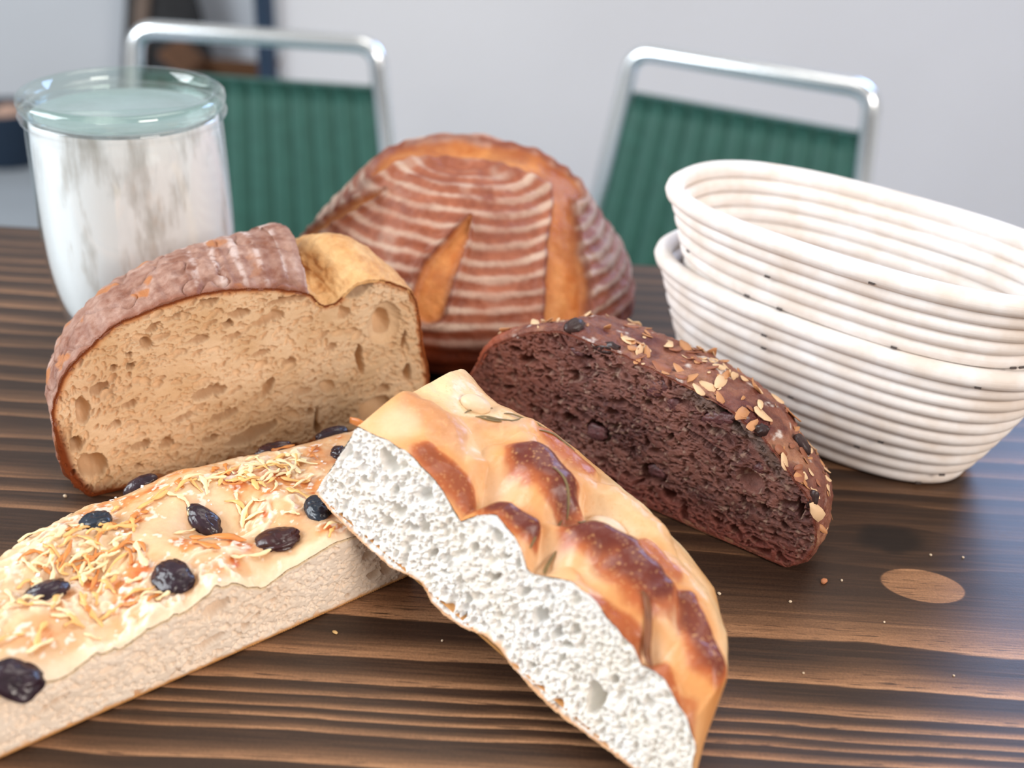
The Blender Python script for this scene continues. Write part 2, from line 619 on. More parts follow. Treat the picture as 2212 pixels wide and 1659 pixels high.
# ------------------------------------------------------------------ blurred things beyond the chairs
M_navy = plain('navy_paint', lin(28, 48, 70), 0.5)
M_card = plain('brown_cardboard', lin(120, 84, 58), 0.85, 0, 0.12, 20)
M_taupe = plain('taupe_cloth', lin(122, 106, 96), 0.9, 0, 0.1, 30)
M_black = plain('black_fabric', lin(52, 52, 54), 0.8, 0, 0.2, 30)
M_peach = plain('peach_cloth', lin(214, 178, 160), 0.9, 0, 0.06, 20)
post = empty('door_post', (-0.585, 2.385, 0), 'slim navy upright post at the wall end behind the chair', 'post')
v, f = bbox((0, 0, 1.28), (0.034, 0.05, 2.5), 0.004)
part('upright', v, f, M_navy, post)
v, f = bbox((0, 0, 0.015), (0.09, 0.09, 0.03), 0.004)
part('foot_plate', v, f, M_navy, post)
cb = empty('cardboard_box', (-0.80, 2.86, 0), 'brown cardboard box with open flaps seen through the chair back', 'box')
w, d, h = 0.2, 0.2, 0.335
for nm, c, s in (('side_panel', (-w / 2, 0, h / 2), (0.006, d, h)), ('side_panel', (w / 2, 0, h / 2), (0.006, d, h)),
                 ('side_panel', (0, -d / 2, h / 2), (w, 0.006, h)), ('side_panel', (0, d / 2, h / 2), (w, 0.006, h)), ('base_panel', (0, 0, 0.004), (w, d, 0.008))):
    part(nm, *box(c, s), M_card, cb, smooth=False)
for s in (-1, 1):
    V = np.array([(s * w / 2, -d / 2, h), (s * w / 2, d / 2, h), (s * (w / 2 + 0.06), d / 2, h + 0.05), (s * (w / 2 + 0.06), -d / 2, h + 0.05)])
    V = np.concatenate([V, V + np.array([0, 0, 0.005])])
    part('flap', V, [(0, 1, 2, 3), (7, 6, 5, 4), (0, 4, 5, 1), (1, 5, 6, 2), (2, 6, 7, 3), (3, 7, 4, 0)], M_card, cb, smooth=False)
# a dark tapering bag with a taupe strap behind it
bg = empty('tote_bag', (-1.06, 3.14, 0), 'dark fabric bag with a taupe strap standing by the far wall', 'bag')
zz = np.linspace(0, 0.62, 14)
V = []
for z in zz:
    k = 1.0 - 0.55 * (z / 0.62) ** 1.3
    for a in np.linspace(0, 2 * PI, 24, endpoint=False):
        ca, sa = math.cos(a), math.sin(a)
        V.append((0.16 * k * np.sign(ca) * abs(ca) ** 0.6, 0.08 * k * np.sign(sa) * abs(sa) ** 0.6 + 0.01 * math.sin(9 * z + 3 * a), z))
F = [tuple(q) for q in gridf(14, 24, False, True, flip=True)] + [tuple(range(24)), tuple(13 * 24 + 23 - i for i in range(24))]
part('bag_body', V, F, M_black, bg)
part('strap', *tube(spline([(-0.10, -0.10, 0.1), (-0.05, -0.085, 0.35), (0.0, -0.05, 0.62), (0.02, 0, 0.72), (0.05, 0.03, 0.6)], 24), 0.022, 8, 0.3, upv=(0, 1, 0)), M_taupe, bg)
# a navy basket of cloth at the far left
nb = empty('storage_bin', (-1.50, 2.98, 0), 'navy storage bin holding a peach cloth on the floor beside the far wall', 'bin')
pr = [(0.0, 0.0), (0.085, 0.0), (0.09, 0.01), (0.105, 0.15), (0.108, 0.158), (0.102, 0.158), (0.098, 0.15), (0.085, 0.012), (0.0, 0.012)]
v, f = lathe(pr, 32)
part('bin_body', v, f, M_navy, nb)
a, b = np.meshgrid(np.linspace(0, PI, 14), np.linspace(0, 2 * PI, 24, endpoint=False), indexing='ij')
p = np.stack([np.sin(a) * np.cos(b), np.sin(a) * np.sin(b), np.cos(a)], -1)
cl = empty('folded_cloth', (-1.47, 2.96, 0.075), 'bundled peach cloth lying in the navy storage bin', 'cloth')
part('cloth_bundle', (p * np.array([0.05, 0.05, 0.05]) * (1 + 0.4 * fbm3(p * 2.2, 3))[..., None] + np.array([0, 0, 0.05])).reshape(-1, 3), gridf(14, 24, False, True), M_peach, cl)

# ================================================================== BREADS
UPV = np.array([0, 0, 1.0])


def frame_of(p0, p1):
    a = tab(*p0); b = tab(*p1)
    e1 = b - a; e1[2] = 0; e1 /= np.linalg.norm(e1)
    return a, e1, np.array([-e1[1], e1[0], 0.0])


def on_plane(pts, a, e1, up):
    n = np.cross(e1, up)
    out = []
    for x, y in pts:
        q = hit(x, y, a, n) - a
        out.append((q @ e1, q @ up))
    return np.array(out)


def normals_of(V, nu, nv, cu):
    G = V.reshape(nu, nv, 3)
    du = (np.roll(G, -1, 0) - np.roll(G, 1, 0)) if cu else np.gradient(G, axis=0)
    dv = np.gradient(G, axis=1)
    n = np.cross(du, dv)
    return n / (np.linalg.norm(n, axis=2)[..., None] + 1e-12)


def half_loaf(loop, a0, e1, e2, D, p, sc, zc, disp, nu, nt, rise=0.0, zp=None):
    """crust of a cut loaf: the cut outline carried back and rounded off; returns points, faces, u (m along the outline), t"""
    L = resample(loop, nu, True)
    seg = np.linalg.norm(np.diff(np.concatenate([L, L[:1]]), axis=0), axis=1)
    u = np.concatenate([[0], np.cumsum(seg)[:-1]])
    tn = np.roll(L, -1, 0) - np.roll(L, 1, 0); tn /= np.linalg.norm(tn, axis=1)[:, None]
    nrm2 = np.stack([tn[:, 1], -tn[:, 0]], 1)
    cen = L.mean(0)
    if ((L - cen) * nrm2).sum() < 0:
        nrm2 = -nrm2
    t = np.linspace(0, 1, nt) ** 1.15
    th = t * PI / 2 * 0.995
    k = np.cos(th) ** p
    kz = np.cos(th) ** (zp or p) * (1 + rise * np.sin(np.clip(t * 1.6, 0, 1) * PI))
    dep = D * np.sin(th)
    S = sc + (L[:, None, 0] - sc) * k[None]
    Z = zc + (L[:, None, 1] - zc) * kz[None]
    Z = np.maximum(Z, 0.0)
    G = a0 + S[..., None] * e1 + dep[None, :, None] * e2 + Z[..., None] * UPV
    Nn = normals_of(G.reshape(-1, 3), nu, nt, True)
    mid = G.mean((0, 1))
    if ((G - mid) * Nn).sum() < 0:
        Nn = -Nn
    dd = disp(u[:, None] + 0 * t[None], t[None] + 0 * u[:, None], G)
    fl = sstep(0.0, 0.004, Z)
    G = G + Nn * (dd * fl)[..., None]
    # a rim turned into the cut
    Li = L - nrm2 * 0.0022
    R0 = a0 + Li[:, :1] * e1 + 0.0008 * e2 + np.maximum(Li[:, 1:], 0.0004) * UPV
    G = np.concatenate([R0[:, None], G], 1)
    G[..., 2] = np.maximum(G[..., 2], 0.0003)
    U = np.repeat(u[:, None], nt + 1, 1); TT = np.concatenate([[-0.02], t])[None] + 0 * U
    return G, gridf(nu, nt + 1, True, False), U, TT


def crumb_face(loop, a0, e1, up, e2, sp, pores, wav=0.0012, inset=0.0003):
    s0, z0 = loop.min(0) - 0.002; s1, z1 = loop.max(0) + 0.002
    S, Z = np.meshgrid(np.arange(s0, s1, sp), np.arange(z0, z1, sp), indexing='ij')
    dl = loop_dist(S, Z, resample(loop, 500, True))
    m = inside(S, Z, loop) & (dl > inset)
    Dp = pore_field(S, Z, sp, pores)
    Dp = Dp * sstep(0.0004, 0.003, dl)
    Dp = Dp + wav * fbm(S * 90, Z * 90, 3) * sstep(0.0, 0.006, dl) + 0.0004 * fbm(S * 500, Z * 500, 2)
    pos = a0 + S[..., None] * e1 + Z[..., None] * up + Dp[..., None] * e2
    V, F, used = grid_mesh(S, Z, m, pos)
    return V, F, S[used], Z[used], dl[used], Dp[used]


def px_pores(lst, a, e1, up, depth=None):
    """bubbles read off the photo: (x, y, half width px, half height px, tilt degrees, depth m)"""
    out = []
    for (x, y, w, h, an, dep) in lst:
        c, l, q = on_plane([(x, y), (x - w, y), (x, y - h)], a, e1, up)
        out.append((c[0], c[1], max(abs(l[0] - c[0]), 0.0006), max(abs(q[1] - c[1]), 0.0006), math.radians(an), dep * 1.45))
    return out


# ------------------------------------------------------------------ the cut sourdough half
a0, a1v, a2v = frame_of((195, 1075), (870, 912))
A_px = [(195, 1075), (160, 1050), (135, 1010), (118, 945), (111, 900), (119, 850), (147, 795), (192, 750), (240, 706), (304, 674), (365, 654), (426, 634),
        (487, 625), (568, 622), (640, 627), (672, 635), (690, 652), (706, 657), (731, 647), (763, 615), (812, 602), (853, 610), (894, 635), (908, 684), (914, 745),
        (926, 798), (926, 838), (915, 870), (895, 895), (870, 912)]
Aop = on_plane(A_px, a0, a1v, UPV)
Aop[:, 1] = np.maximum(Aop[:, 1], 0)
Aop = spline(Aop, 260)
Aloop = np.concatenate([Aop, np.linspace(Aop[-1], Aop[0], 60)[1:-1]])
Aloop[:, 1] = np.maximum(Aloop[:, 1], 0)
Aloop = smooth_loop(resample(Aloop, 420, True), 2)
Aloop = Aloop + 0.0013 * np.stack([fbm(Aloop[:, 0] * 160, Aloop[:, 1] * 160, 3), fbm(Aloop[:, 0] * 160 + 9, Aloop[:, 1] * 160 + 4, 3)], 1) * sstep(0.004, 0.02, Aloop[:, 1])[:, None]
Aloop[:, 1] = np.maximum(Aloop[:, 1], 0.0)
# arc length of the flap edge
_L = resample(Aloop, 900, True); _u = np.concatenate([[0], np.cumsum(np.linalg.norm(np.diff(_L, axis=0), axis=1))])
_fe = on_plane([(668, 634)], a0, a1v, UPV)[0]
U_FLAP = _u[np.argmin(((_L - _fe) ** 2).sum(1))]


def A_disp(u, t, G):
    ue = U_FLAP - 0.010 * t + 0.0012 * fbm(t * 40, u * 0 + 3, 2)
    q = ue - u
    amp = 0.020 * np.sin(np.clip(t * 1.35, 0, 1) * PI) ** 0.8
    flap = np.where(q > 0, np.exp(-q / 0.040), 0) * amp * sstep(-0.0006, 0.0008, q)
    bloom = 0.011 * np.exp(-((q + 0.036) / 0.024) ** 2) * sstep(0, 0.3, t)
    rings = 0.0003 * np.sin(u / 0.0085 * 2 * PI) * (q > 0)
    n = 0.0022 * fbm3(G * 70, 3) + 0.0010 * fbm3(G * 300, 3)
    strg = 0.0022 * fbm3(G * np.array([300, 300, 900]) + 5, 2) * (q < -0.004) * sstep(0.10, 0.0, -q - 0.004)
    crack = -0.0014 * sstep(0.035, 0.0, np.abs(fbm3(G * 60 + 20, 2))) * (q > 0.005)
    return flap + bloom + rings + n + strg + crack


GA, FA, UA, TA = half_loaf(Aloop, a0, a1v, a2v, 0.090, 0.60, 0.095, 0.0, A_disp, 900, 150, 0.05, 0.50)
Aroot_p = a0 + a1v * 0.085 + a2v * 0.03
Aroot = empty('sourdough_half', (Aroot_p[0], Aroot_p[1], T), 'cut sourdough half with floured purple-brown crust and tan open crumb', 'bread')
qA = U_FLAP - 0.010 * TA - UA
zA = GA[..., 2]
nz = fbm3(GA * 120, 4); nzf = fbm3(GA * 500, 3)
floured = mixc(lin(130, 80, 60), lin(182, 146, 130), 0.5 + 1.5 * nz + 0.9 * nzf)
ringw = sstep(0.4, 1.0, np.sin((UA + 0.004 * fbm(UA * 60, TA * 6, 2) - 0.006 * TA) / 0.0105 * 2 * PI)) * sstep(-0.2, 0.2, nz + 0.12)
ringw = ringw * sstep(0.045, 0.03, np.abs(qA - 0.018)) + 0.45 * sstep(0.1, 0.35, nz)
floured = mixc(floured, lin(216, 198, 192), 0.62 * ringw * sstep(-0.25, 0.1, nzf + nz))
floured = mixc(floured, lin(104, 62, 52), sstep(0.03, 0.0, np.abs(fbm3(GA * 60 + 20, 2))) * 0.25)
chip = sstep(0.12, 0.17, fbm3(GA * 85 + 31, 3)) * sstep(0.015, 0.04, qA)
floured = mixc(floured, lin(176, 112, 66), chip)
golden = mixc(lin(230, 186, 130), lin(200, 140, 80), 0.4 + 1.6 * nz + 0.8 * nzf)
colA = mixc(floured, golden, sstep(0.0005, -0.001, qA))
colA = mixc(colA, lin(138, 74, 40), sstep(-0.001, -0.003, qA) * sstep(-0.012, -0.004, qA) * sstep(0.02, 0.2, TA) * 0.75)
right = sstep(U_FLAP + 0.055, U_FLAP + 0.085, UA)
colA = mixc(colA, mixc(lin(186, 104, 44), lin(120, 52, 20), 0.5 + 2 * nz), right)
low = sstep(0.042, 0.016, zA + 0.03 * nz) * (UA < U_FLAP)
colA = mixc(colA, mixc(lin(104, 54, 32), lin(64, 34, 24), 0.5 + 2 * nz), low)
lip = sstep(0.03, 0.0, TA) * 0.7
colA = mixc(colA, lin(132, 70, 42), lip * (qA > 0))
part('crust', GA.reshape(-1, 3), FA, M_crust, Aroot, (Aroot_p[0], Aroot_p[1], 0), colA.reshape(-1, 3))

rng = np.random.default_rng(21)
por = px_pores([(454, 847, 43, 14, 10, .009), (829, 700, 18, 30, 8, .010), (829, 697, 34, 44, 0, .004), (174, 888, 17, 30, 0, .009), (204, 1005, 33, 31, 0, .012), (167, 957, 14, 20, 0, .010), (487, 900, 33, 9, 14, .006),
                (580, 692, 38, 12, 8, .006), (780, 778, 10, 32, 6, .008), (580, 839, 12, 27, -30, .006), (812, 883, 36, 28, 20, .008), (623, 782, 17, 9, 10, .006),
                (214, 845, 22, 16, 30, .008), (318, 745, 15, 13, 20, .007), (279, 770, 8, 7, 0, .006), (285, 795, 12, 7, 30, .007), (240, 800, 10, 8, 20, .005), (881, 802, 8, 22, 0, .008), (829, 841, 13, 11, 0, .007),
                (426, 733, 22, 8, 8, .005), (302, 963, 20, 10, 10, .007), (357, 959, 20, 9, 10, .006), (548, 940, 62, 15, 14, .008), (686, 904, 5, 30, -8, .008), (690, 925, 8, 14, 0, .008), (385, 680, 18, 6, 12, .005),
                (512, 676, 26, 9, 4, .006), (448, 655, 26, 7, 8, .006), (615, 652, 42, 9, 0, .006), (768, 624, 40, 22, 20, .009), (330, 705, 22, 7, 26, .005), (505, 728, 20, 7, 6, .004), (565, 765, 20, 6, 6, .004), (715, 752, 14, 10, 10, .005),
                (738, 680, 16, 12, 30, .005), (870, 735, 6, 20, 0, .006), (655, 850, 20, 9, 10, .004), (705, 835, 16, 16, 20, .004), (400, 905, 26, 7, 12, .005), (280, 880, 16, 8, 14, .005), (250, 920, 12, 8, 14, .005), (460, 950, 18, 8, 14, .006),
                (880, 870, 6, 12, 0, .006), (672, 890, 8, 10, -30, .005), (488, 700, 14, 9, 6, .006), (300, 1010, 10, 7, 0, .005)], a0, a1v, UPV)
smin, zmin = Aloop.min(0); smax, zmax = Aloop.max(0)
for cnt, r0, r1, dp in ((90, .0016, .0028, 1.3), (800, .0009, .0016, 1.7), (2600, .00055, .0010, 1.7)):
    for _ in range(cnt):
        s_, z_ = rng.uniform(smin, smax), rng.uniform(zmin, zmax)
        r = rng.uniform(r0, r1)
        tilt = 0.22 - 1.1 * sstep(0.03, 0.0, s_) * -1 - 1.3 * float(sstep(0.15, 0.18, s_)) + rng.normal() * 0.35
        por.append((s_, z_, r * rng.uniform(1.1, 2.0), r * rng.uniform(.6, .95), float(tilt), r * dp * rng.uniform(.7, 1.3)))
V, F, S_, Z_, dl, dep = crumb_face(Aloop, a0, a1v, UPV, a2v, 0.00033, por, 0.0010)
n2 = fbm(S_ * 60, Z_ * 60, 3)
cc = mixc(lin(230, 200, 166), lin(214, 178, 138), 0.5 + 1.6 * n2)
cc = mixc(cc, lin(214, 180, 150), sstep(0.02, 0.06, 0.045 - np.hypot(S_ - 0.01, Z_ - 0.06)) * 0.5)
eb = sstep(0.0042, 0.0016, dl + 0.0016 * fbm(S_ * 200, Z_ * 200, 2))
cc = mixc(cc, lin(190, 118, 62), eb * 0.8)
leftb = sstep(0.02, -0.005, S_) * sstep(0.05, 0.03, Z_)
cc = mixc(cc, lin(118, 58, 30), np.clip(sstep(0.007, 0.003, dl + 0.002 * n2) * leftb + sstep(0.0024, 0.001, dl), 0, 1))
part('crumb', V, F, M_crumb, Aroot, (Aroot_p[0], Aroot_p[1], 0), cc)

# ------------------------------------------------------------------ the dark seeded half loaf
d0, d1v, d2v = frame_of((1400, 1100), (1690, 1228))
D_px = [(1008, 870), (1012, 830), (1024, 795), (1050, 757), (1085, 735), (1130, 720), (1185, 714), (1230, 720), (1290, 742), (1340, 764), (1400, 790), (1450, 812), (1500, 840), (1550, 868), (1600, 900),
        (1645, 938), (1685, 985), (1720, 1035), (1750, 1090), (1766, 1140), (1762, 1180), (1740, 1212), (1700, 1228)]
Dop = on_plane(D_px, d0, d1v, UPV)
Dop[0] = (Dop[1][0] + 0.006, 0.012)
Dop = np.concatenate([[(Dop[0][0] + 0.012, 0.0)], Dop]); Dop[:, 1] = np.maximum(Dop[:, 1], 0)
Dop = np.maximum(spline(Dop, 240), np.array([-9, 0]))
Dloop = np.concatenate([Dop, np.linspace(Dop[-1], Dop[0], 60)[1:-1]])
Dloop = smooth_loop(resample(Dloop, 420, True), 2)
Dloop = Dloop + 0.0026 * np.stack([fbm(Dloop[:, 0] * 90, Dloop[:, 1] * 90, 3), fbm(Dloop[:, 0] * 90 + 9, Dloop[:, 1] * 90 + 4, 3)], 1) * sstep(0.004, 0.02, Dloop[:, 1])[:, None]
Dloop[:, 1] = np.maximum(Dloop[:, 1], 0.0)


def D_disp(u, t, G):
    return 0.0075 * fbm3(G * 42, 3) + 0.0026 * fbm3(G * 190, 3) + 0.0012 * fbm3(G * 600, 2)


GD, FD, UD, TD = half_loaf(Dloop, d0, d1v, d2v, 0.066, 0.50, -0.012, 0.0, D_disp, 760, 130, 0.03, 0.46)
Droot_p = d0 + d1v * -0.01 + d2v * 0.02
Droot = empty('seeded_rye_half', (Droot_p[0], Droot_p[1], T), 'dark fruit bread half with seed-crusted top, cut face to the front', 'bread')
offD = (Droot_p[0], Droot_p[1], 0)
nz = fbm3(GD * 90, 4); nzf = fbm3(GD * 420, 3)
colD = mixc(lin(104, 54, 44), lin(152, 96, 76), 0.5 + 1.6 * nz + 0.8 * nzf)
colD = mixc(colD, lin(176, 128, 96), sstep(0.25, 0.02, TD) * sstep(-0.05, 0.2, nz) * 0.7)
colD = mixc(colD, lin(92, 40, 36), sstep(0.1, 0.28, fbm3(GD * 60 + 9, 3)))
colD = mixc(colD, lin(232, 222, 216), sstep(0.15, 0.25, fbm3(GD * 130 + 3, 4)) * sstep(0.03, 0.06, GD[..., 2]) * 0.75)
colD = mixc(colD, lin(196, 92, 56), sstep(-0.085, -0.105, (GD - d0) @ d1v) * 0.5)
part('crust', GD.reshape(-1, 3), FD, M_seed, Droot, offD, colD.reshape(-1, 3))
por = px_pores([(1548, 878, 92, 9, -31, .010), (1640, 920, 26, 9, -40, .010), (1248, 807, 22, 6, -4, .008), (1524, 961, 55, 6, -18, .008), (1415, 1025, 30, 22, 0, .009), (1447, 1072, 18, 13, 10, .008), (1233, 904, 20, 12, 0, .008),
                (1291, 935, 30, 20, -15, .009), (1141, 776, 28, 9, 12, .008), (1656, 1103, 18, 8, -25, .008), (1621, 1040, 36, 22, -25, .004), (1110, 752, 16, 7, 12, .007), (1262, 768, 22, 7, -8, .007), (1550, 1128, 16, 8, -20, .006), (1590, 1145, 18, 8, -20, .006),
                (1360, 880, 20, 6, -20, .006), (1395, 870, 14, 6, -20, .006), (1310, 1000, 14, 5, -50, .006), (1150, 850, 14, 6, 0, .006), (1445, 940, 8, 8, 0, .007), (1700, 1140, 12, 8, -30, .006), (1190, 800, 14, 5, 0, .006), (1605, 1080, 14, 6, -25, .006),
                (1340, 1075, 8, 14, 20, .006), (1480, 1110, 14, 6, -20, .006), (1730, 1100, 7, 24, 10, .008), (1100, 840, 14, 6, 10, .006), (1210, 860, 10, 6, 0, .006)], d0, d1v, UPV)
rng = np.random.default_rng(33)
smin, zmin = Dloop.min(0); smax, zmax = Dloop.max(0)
for cnt, r0, r1, dp in ((150, .0013, .0028, 1.9), (800, .0008, .0014, 2.0), (2800, .0005, .0009, 2.0)):
    for _ in range(cnt):
        s_, z_ = rng.uniform(smin, smax), rng.uniform(zmin, zmax)
        r = rng.uniform(r0, r1)
        por.append((s_, z_, r * rng.uniform(1.2, 2.6), r * rng.uniform(.5, .9), float(-0.1 + rng.normal() * 0.35), r * dp * rng.uniform(.7, 1.3)))
V, F, S_, Z_, dl, dep = crumb_face(Dloop, d0, d1v, UPV, d2v, 0.00036, por, 0.0016)
n2 = fbm(S_ * 50, Z_ * 50, 3); n3 = fbm(S_ * 420, Z_ * 420, 3)
cc = mixc(lin(128, 84, 74), lin(80, 44, 42), 0.45 + 1.8 * n2 + 1.4 * n3)
cc = mixc(cc, lin(176, 146, 128), sstep(0.12, 0.3, n3) * 0.6)
cc = mixc(cc, lin(128, 66, 44), sstep(-0.03, -0.09, S_) * 0.55)
cc = mixc(cc, lin(130, 58, 44), sstep(0.022, 0.004, Z_) * 0.6)
topd = loop_dist(S_, Z_, resample(Dop[120:], 240))
band = sstep(0.0095, 0.007, dl) * sstep(0.0012, 0.0032, dl) * sstep(0.0, 0.02, S_) * sstep(0.02, 0.035, Z_) * sstep(0.075, 0.055, S_)
cc = mixc(cc, lin(100, 80, 72), band * 0.85)
cc = mixc(cc, lin(118, 58, 42), sstep(0.0022, 0.0008, dl))
part('crumb', V, F, M_dark, Droot, offD, cc)


def blob(name, c, axes, rad, mat, parent, off, seed=0, rough=0.2, fr=1.2, nu=12, nv=16, wr=0.0, shear=0.0):
    """lumpy ellipsoid with its axes (3 row vectors)"""
    a, b = np.meshgrid(np.linspace(0.0, PI, nu), np.linspace(0, 2 * PI, nv, endpoint=False), indexing='ij')
    p = np.stack([np.sin(a) * np.cos(b), np.sin(a) * np.sin(b), np.cos(a)], -1)
    k = 1 + rough * 2 * fbm3(p * fr + seed * 3.7, 3)
    if wr:
        k = k - wr * sstep(0.10, 0.0, np.abs(fbm3(p * np.array([1.0, 2.4, 2.4]) + seed * 1.3 + 30, 2)))
    q = p * k[..., None] * np.asarray(rad)
    q[..., 0] += shear * q[..., 1]
    V = np.asarray(c) + q @ np.asarray(axes)
    return part(name, V.reshape(-1, 3), gridf(nu, nv, False, True), mat, parent, off)


def axes_from(n, ang, ref=None):
    n = np.asarray(n, float) / np.linalg.norm(n)
    r = np.array([1.0, 0, 0]) if ref is None else np.asarray(ref, float)
    x = r - n * (r @ n); x /= np.linalg.norm(x)
    y = np.cross(n, x)
    x2 = x * math.cos(ang) + y * math.sin(ang)
    return np.array([x2, np.cross(n, x2), n])


M_raisin = plain('raisin_skin', lin(50, 32, 32), 0.42, 0, 0.3, 300, 0.3)
M_fruit = plain('plum_fruit_flesh', lin(92, 56, 58), 0.5, 0, 0.35, 350, 0.5)
M_almond = [plain('almond_flake_pale', lin(226, 190, 150), 0.55, 0, 0.12, 300, 0.1), plain('almond_flake_toasted', lin(190, 134, 90), 0.5, 0, 0.15, 300, 0.1),
            plain('bran_flake', lin(150, 92, 66), 0.5, 0, 0.2, 300, 0.1)]
# fruit in the cut face
for i, (x, y, w, h, an) in enumerate([(1307, 756, 30, 14, -0.3), (1419, 842, 34, 17, -0.6), (1551, 906, 40, 15, -0.4), (1454, 877, 20, 16, -0.2), (1640, 934, 20, 14, -0.6), (1752, 1085, 13, 26, 0.1), (1286, 936, 26, 16, -0.2), (1420, 1022, 24, 15, -0.1),
                                      (1245, 762, 18, 9, 0.0), (1640, 1012, 18, 12, -0.5)]):
    c, l, q = on_plane([(x, y), (x - w, y), (x, y - h)], d0, d1v, UPV)
    P = d0 + d1v * c[0] + UPV * c[1] + d2v * 0.0016
    blob('raisin', P, axes_from(-d2v, -an, d1v), (abs(l[0] - c[0]), abs(q[1] - c[1]), 0.0019), M_raisin if i in (0, 4, 5) else M_fruit, Droot, offD, i + 3, 0.45, 2.0, wr=0.2)
# seeds and flakes on the crust
NuD, NtD = GD.shape[:2]
ND = normals_of(GD.reshape(-1, 3), NuD, NtD, True)
if ((GD - GD.mean((0, 1))) * ND).sum() < 0:
    ND = -ND
flk = []
for k in range(3):
    Pth = np.array([(math.cos(a), math.sin(a)) for a in np.linspace(0, 2 * PI, 10, endpoint=False)]) * np.array([1, [0.5, 0.36, 0.6][k]])
    Pth[:, 1] *= 1 - 0.35 * Pth[:, 0]
    Pth *= (1 + 0.28 * (np.random.default_rng(k + 70).random((10, 1)) - 0.5))
    top = np.concatenate([Pth, np.full((10, 1), 0.11)], 1); bot = np.concatenate([Pth * 0.94, np.full((10, 1), -0.11)], 1)
    V = np.concatenate([top, bot, [(0, 0, 0.15)], [(0, 0, -0.15)]])
    V[:, 2] += 0.12 * V[:, 0] ** 2
    F = [(i, (i + 1) % 10, 20) for i in range(10)] + [((i + 1) % 10 + 10, i + 10, 21) for i in range(10)] + [(i + 10, (i + 1) % 10 + 10, (i + 1) % 10, i) for i in range(10)]
    flk.append(F and (V, F))
flake_me = [mesh_data('flake', flk[k][0], flk[k][1], M_almond[j]) for k in range(3) for j in range(3)]
rng = np.random.default_rng(8)
cnt = 0
while cnt < 250:
    iu = rng.integers(0, NuD); it = int(3 + (NtD - 30) * rng.random() ** 1.4)
    P = GD[iu, it]; n = ND[iu, it]
    s_ = (P - d0) @ d1v
    if P[2] < 0.022 or s_ < -0.10 or (P[2] < 0.035 and rng.random() < 0.5):
        continue
    if s_ < -0.03 and it < 25 and rng.random() < 0.6:
        continue
    n = n + rng.normal(size=3) * 0.22
    ax = axes_from(n, rng.uniform(0, 2 * PI))
    sz = 0.0014 + 0.0042 * rng.random() ** 1.7
    o = link('almond_flake', flake_me[rng.choice(9, p=np.array([3, 3, 2] * 3) / 24.0)], Droot)
    Mx = Matrix.Identity(4)
    for r_ in range(3):
        for c_ in range(3):
            Mx[r_][c_] = ax[c_][r_] * sz * (1.0 if c_ < 2 else 0.55)
        Mx[r_][3] = (P + n / np.linalg.norm(n) * 0.0004 - np.array(offD))[r_]
    o.matrix_local = Mx
    cnt += 1
for i, (iu_s, it) in enumerate([(0.062, 34), (-0.055, 10)]):
    j = np.argmin(np.abs((GD[:, it] - d0) @ d1v - iu_s) + 10 * (GD[:, it, 2] < 0.03))
    blob('raisin', GD[j, it] + ND[j, it] * 0.0005, axes_from(ND[j, it], 0.5 * i), (0.006, 0.0042, 0.0034), M_raisin, Droot, offD, i + 40, 0.3, 1.6, wr=0.12)

# ------------------------------------------------------------------ the round scored loaf
EC = np.array([-0.036, 0.655, 0.0])
prof = spline([(0.0, 0.107), (0.030, 0.107), (0.052, 0.103), (0.068, 0.092), (0.083, 0.075), (0.099, 0.054), (0.1105, 0.033), (0.1115, 0.017), (0.103, 0.004), (0.09, 0.0)], 170)
prof = resample(prof, 170)
nA = 520
ang = np.linspace(0, 2 * PI, nA, endpoint=False)
rr = np.maximum(prof[None, :, 0], 0.0002)
kx = 1.0 + 0.012 * np.cos(2 * ang + 0.6) + 0.01 * np.cos(3 * ang)
GE = np.stack([rr * (kx * np.cos(ang))[:, None], rr * (kx * np.sin(ang))[:, None], np.repeat(prof[None, :, 1], nA, 0)], -1)
arc = np.concatenate([[0], np.cumsum(np.linalg.norm(np.diff(prof, axis=0), axis=1))])[None] + 0 * GE[..., 0]
NE = normals_of(GE.reshape(-1, 3), nA, 170, True)
if ((GE - GE.mean((0, 1))) * NE).sum() < 0:
    NE = -NE
PE = GE + EC
_v = PE - _cc; _z = _v @ _fw
pxE = np.stack([1106 + F_PX * (_v @ _rt) / _z, 829.5 - F_PX * (_v @ _up) / _z], -1)
faceE = (NE * (_cc - PE)).sum(-1) > 0


def onE(x, y):
    d = ((pxE - np.array([x, y])) ** 2).sum(-1) + (~faceE) * 1e7
    i = np.unravel_index(np.argmin(d), d.shape)
    return GE[i]


def seg_dist(G, poly, wid):
    best = np.full(G.shape[:2], 1e9); side = np.zeros(G.shape[:2])
    P = np.array([onE(*q) for q in poly])
    Q = resample(np.concatenate([P, np.asarray(wid, float)[:, None]], 1), 60)
    for q in Q:
        d = np.sqrt(((G - q[:3]) ** 2).sum(-1)) / q[3]
        best = np.minimum(best, d)
    return best


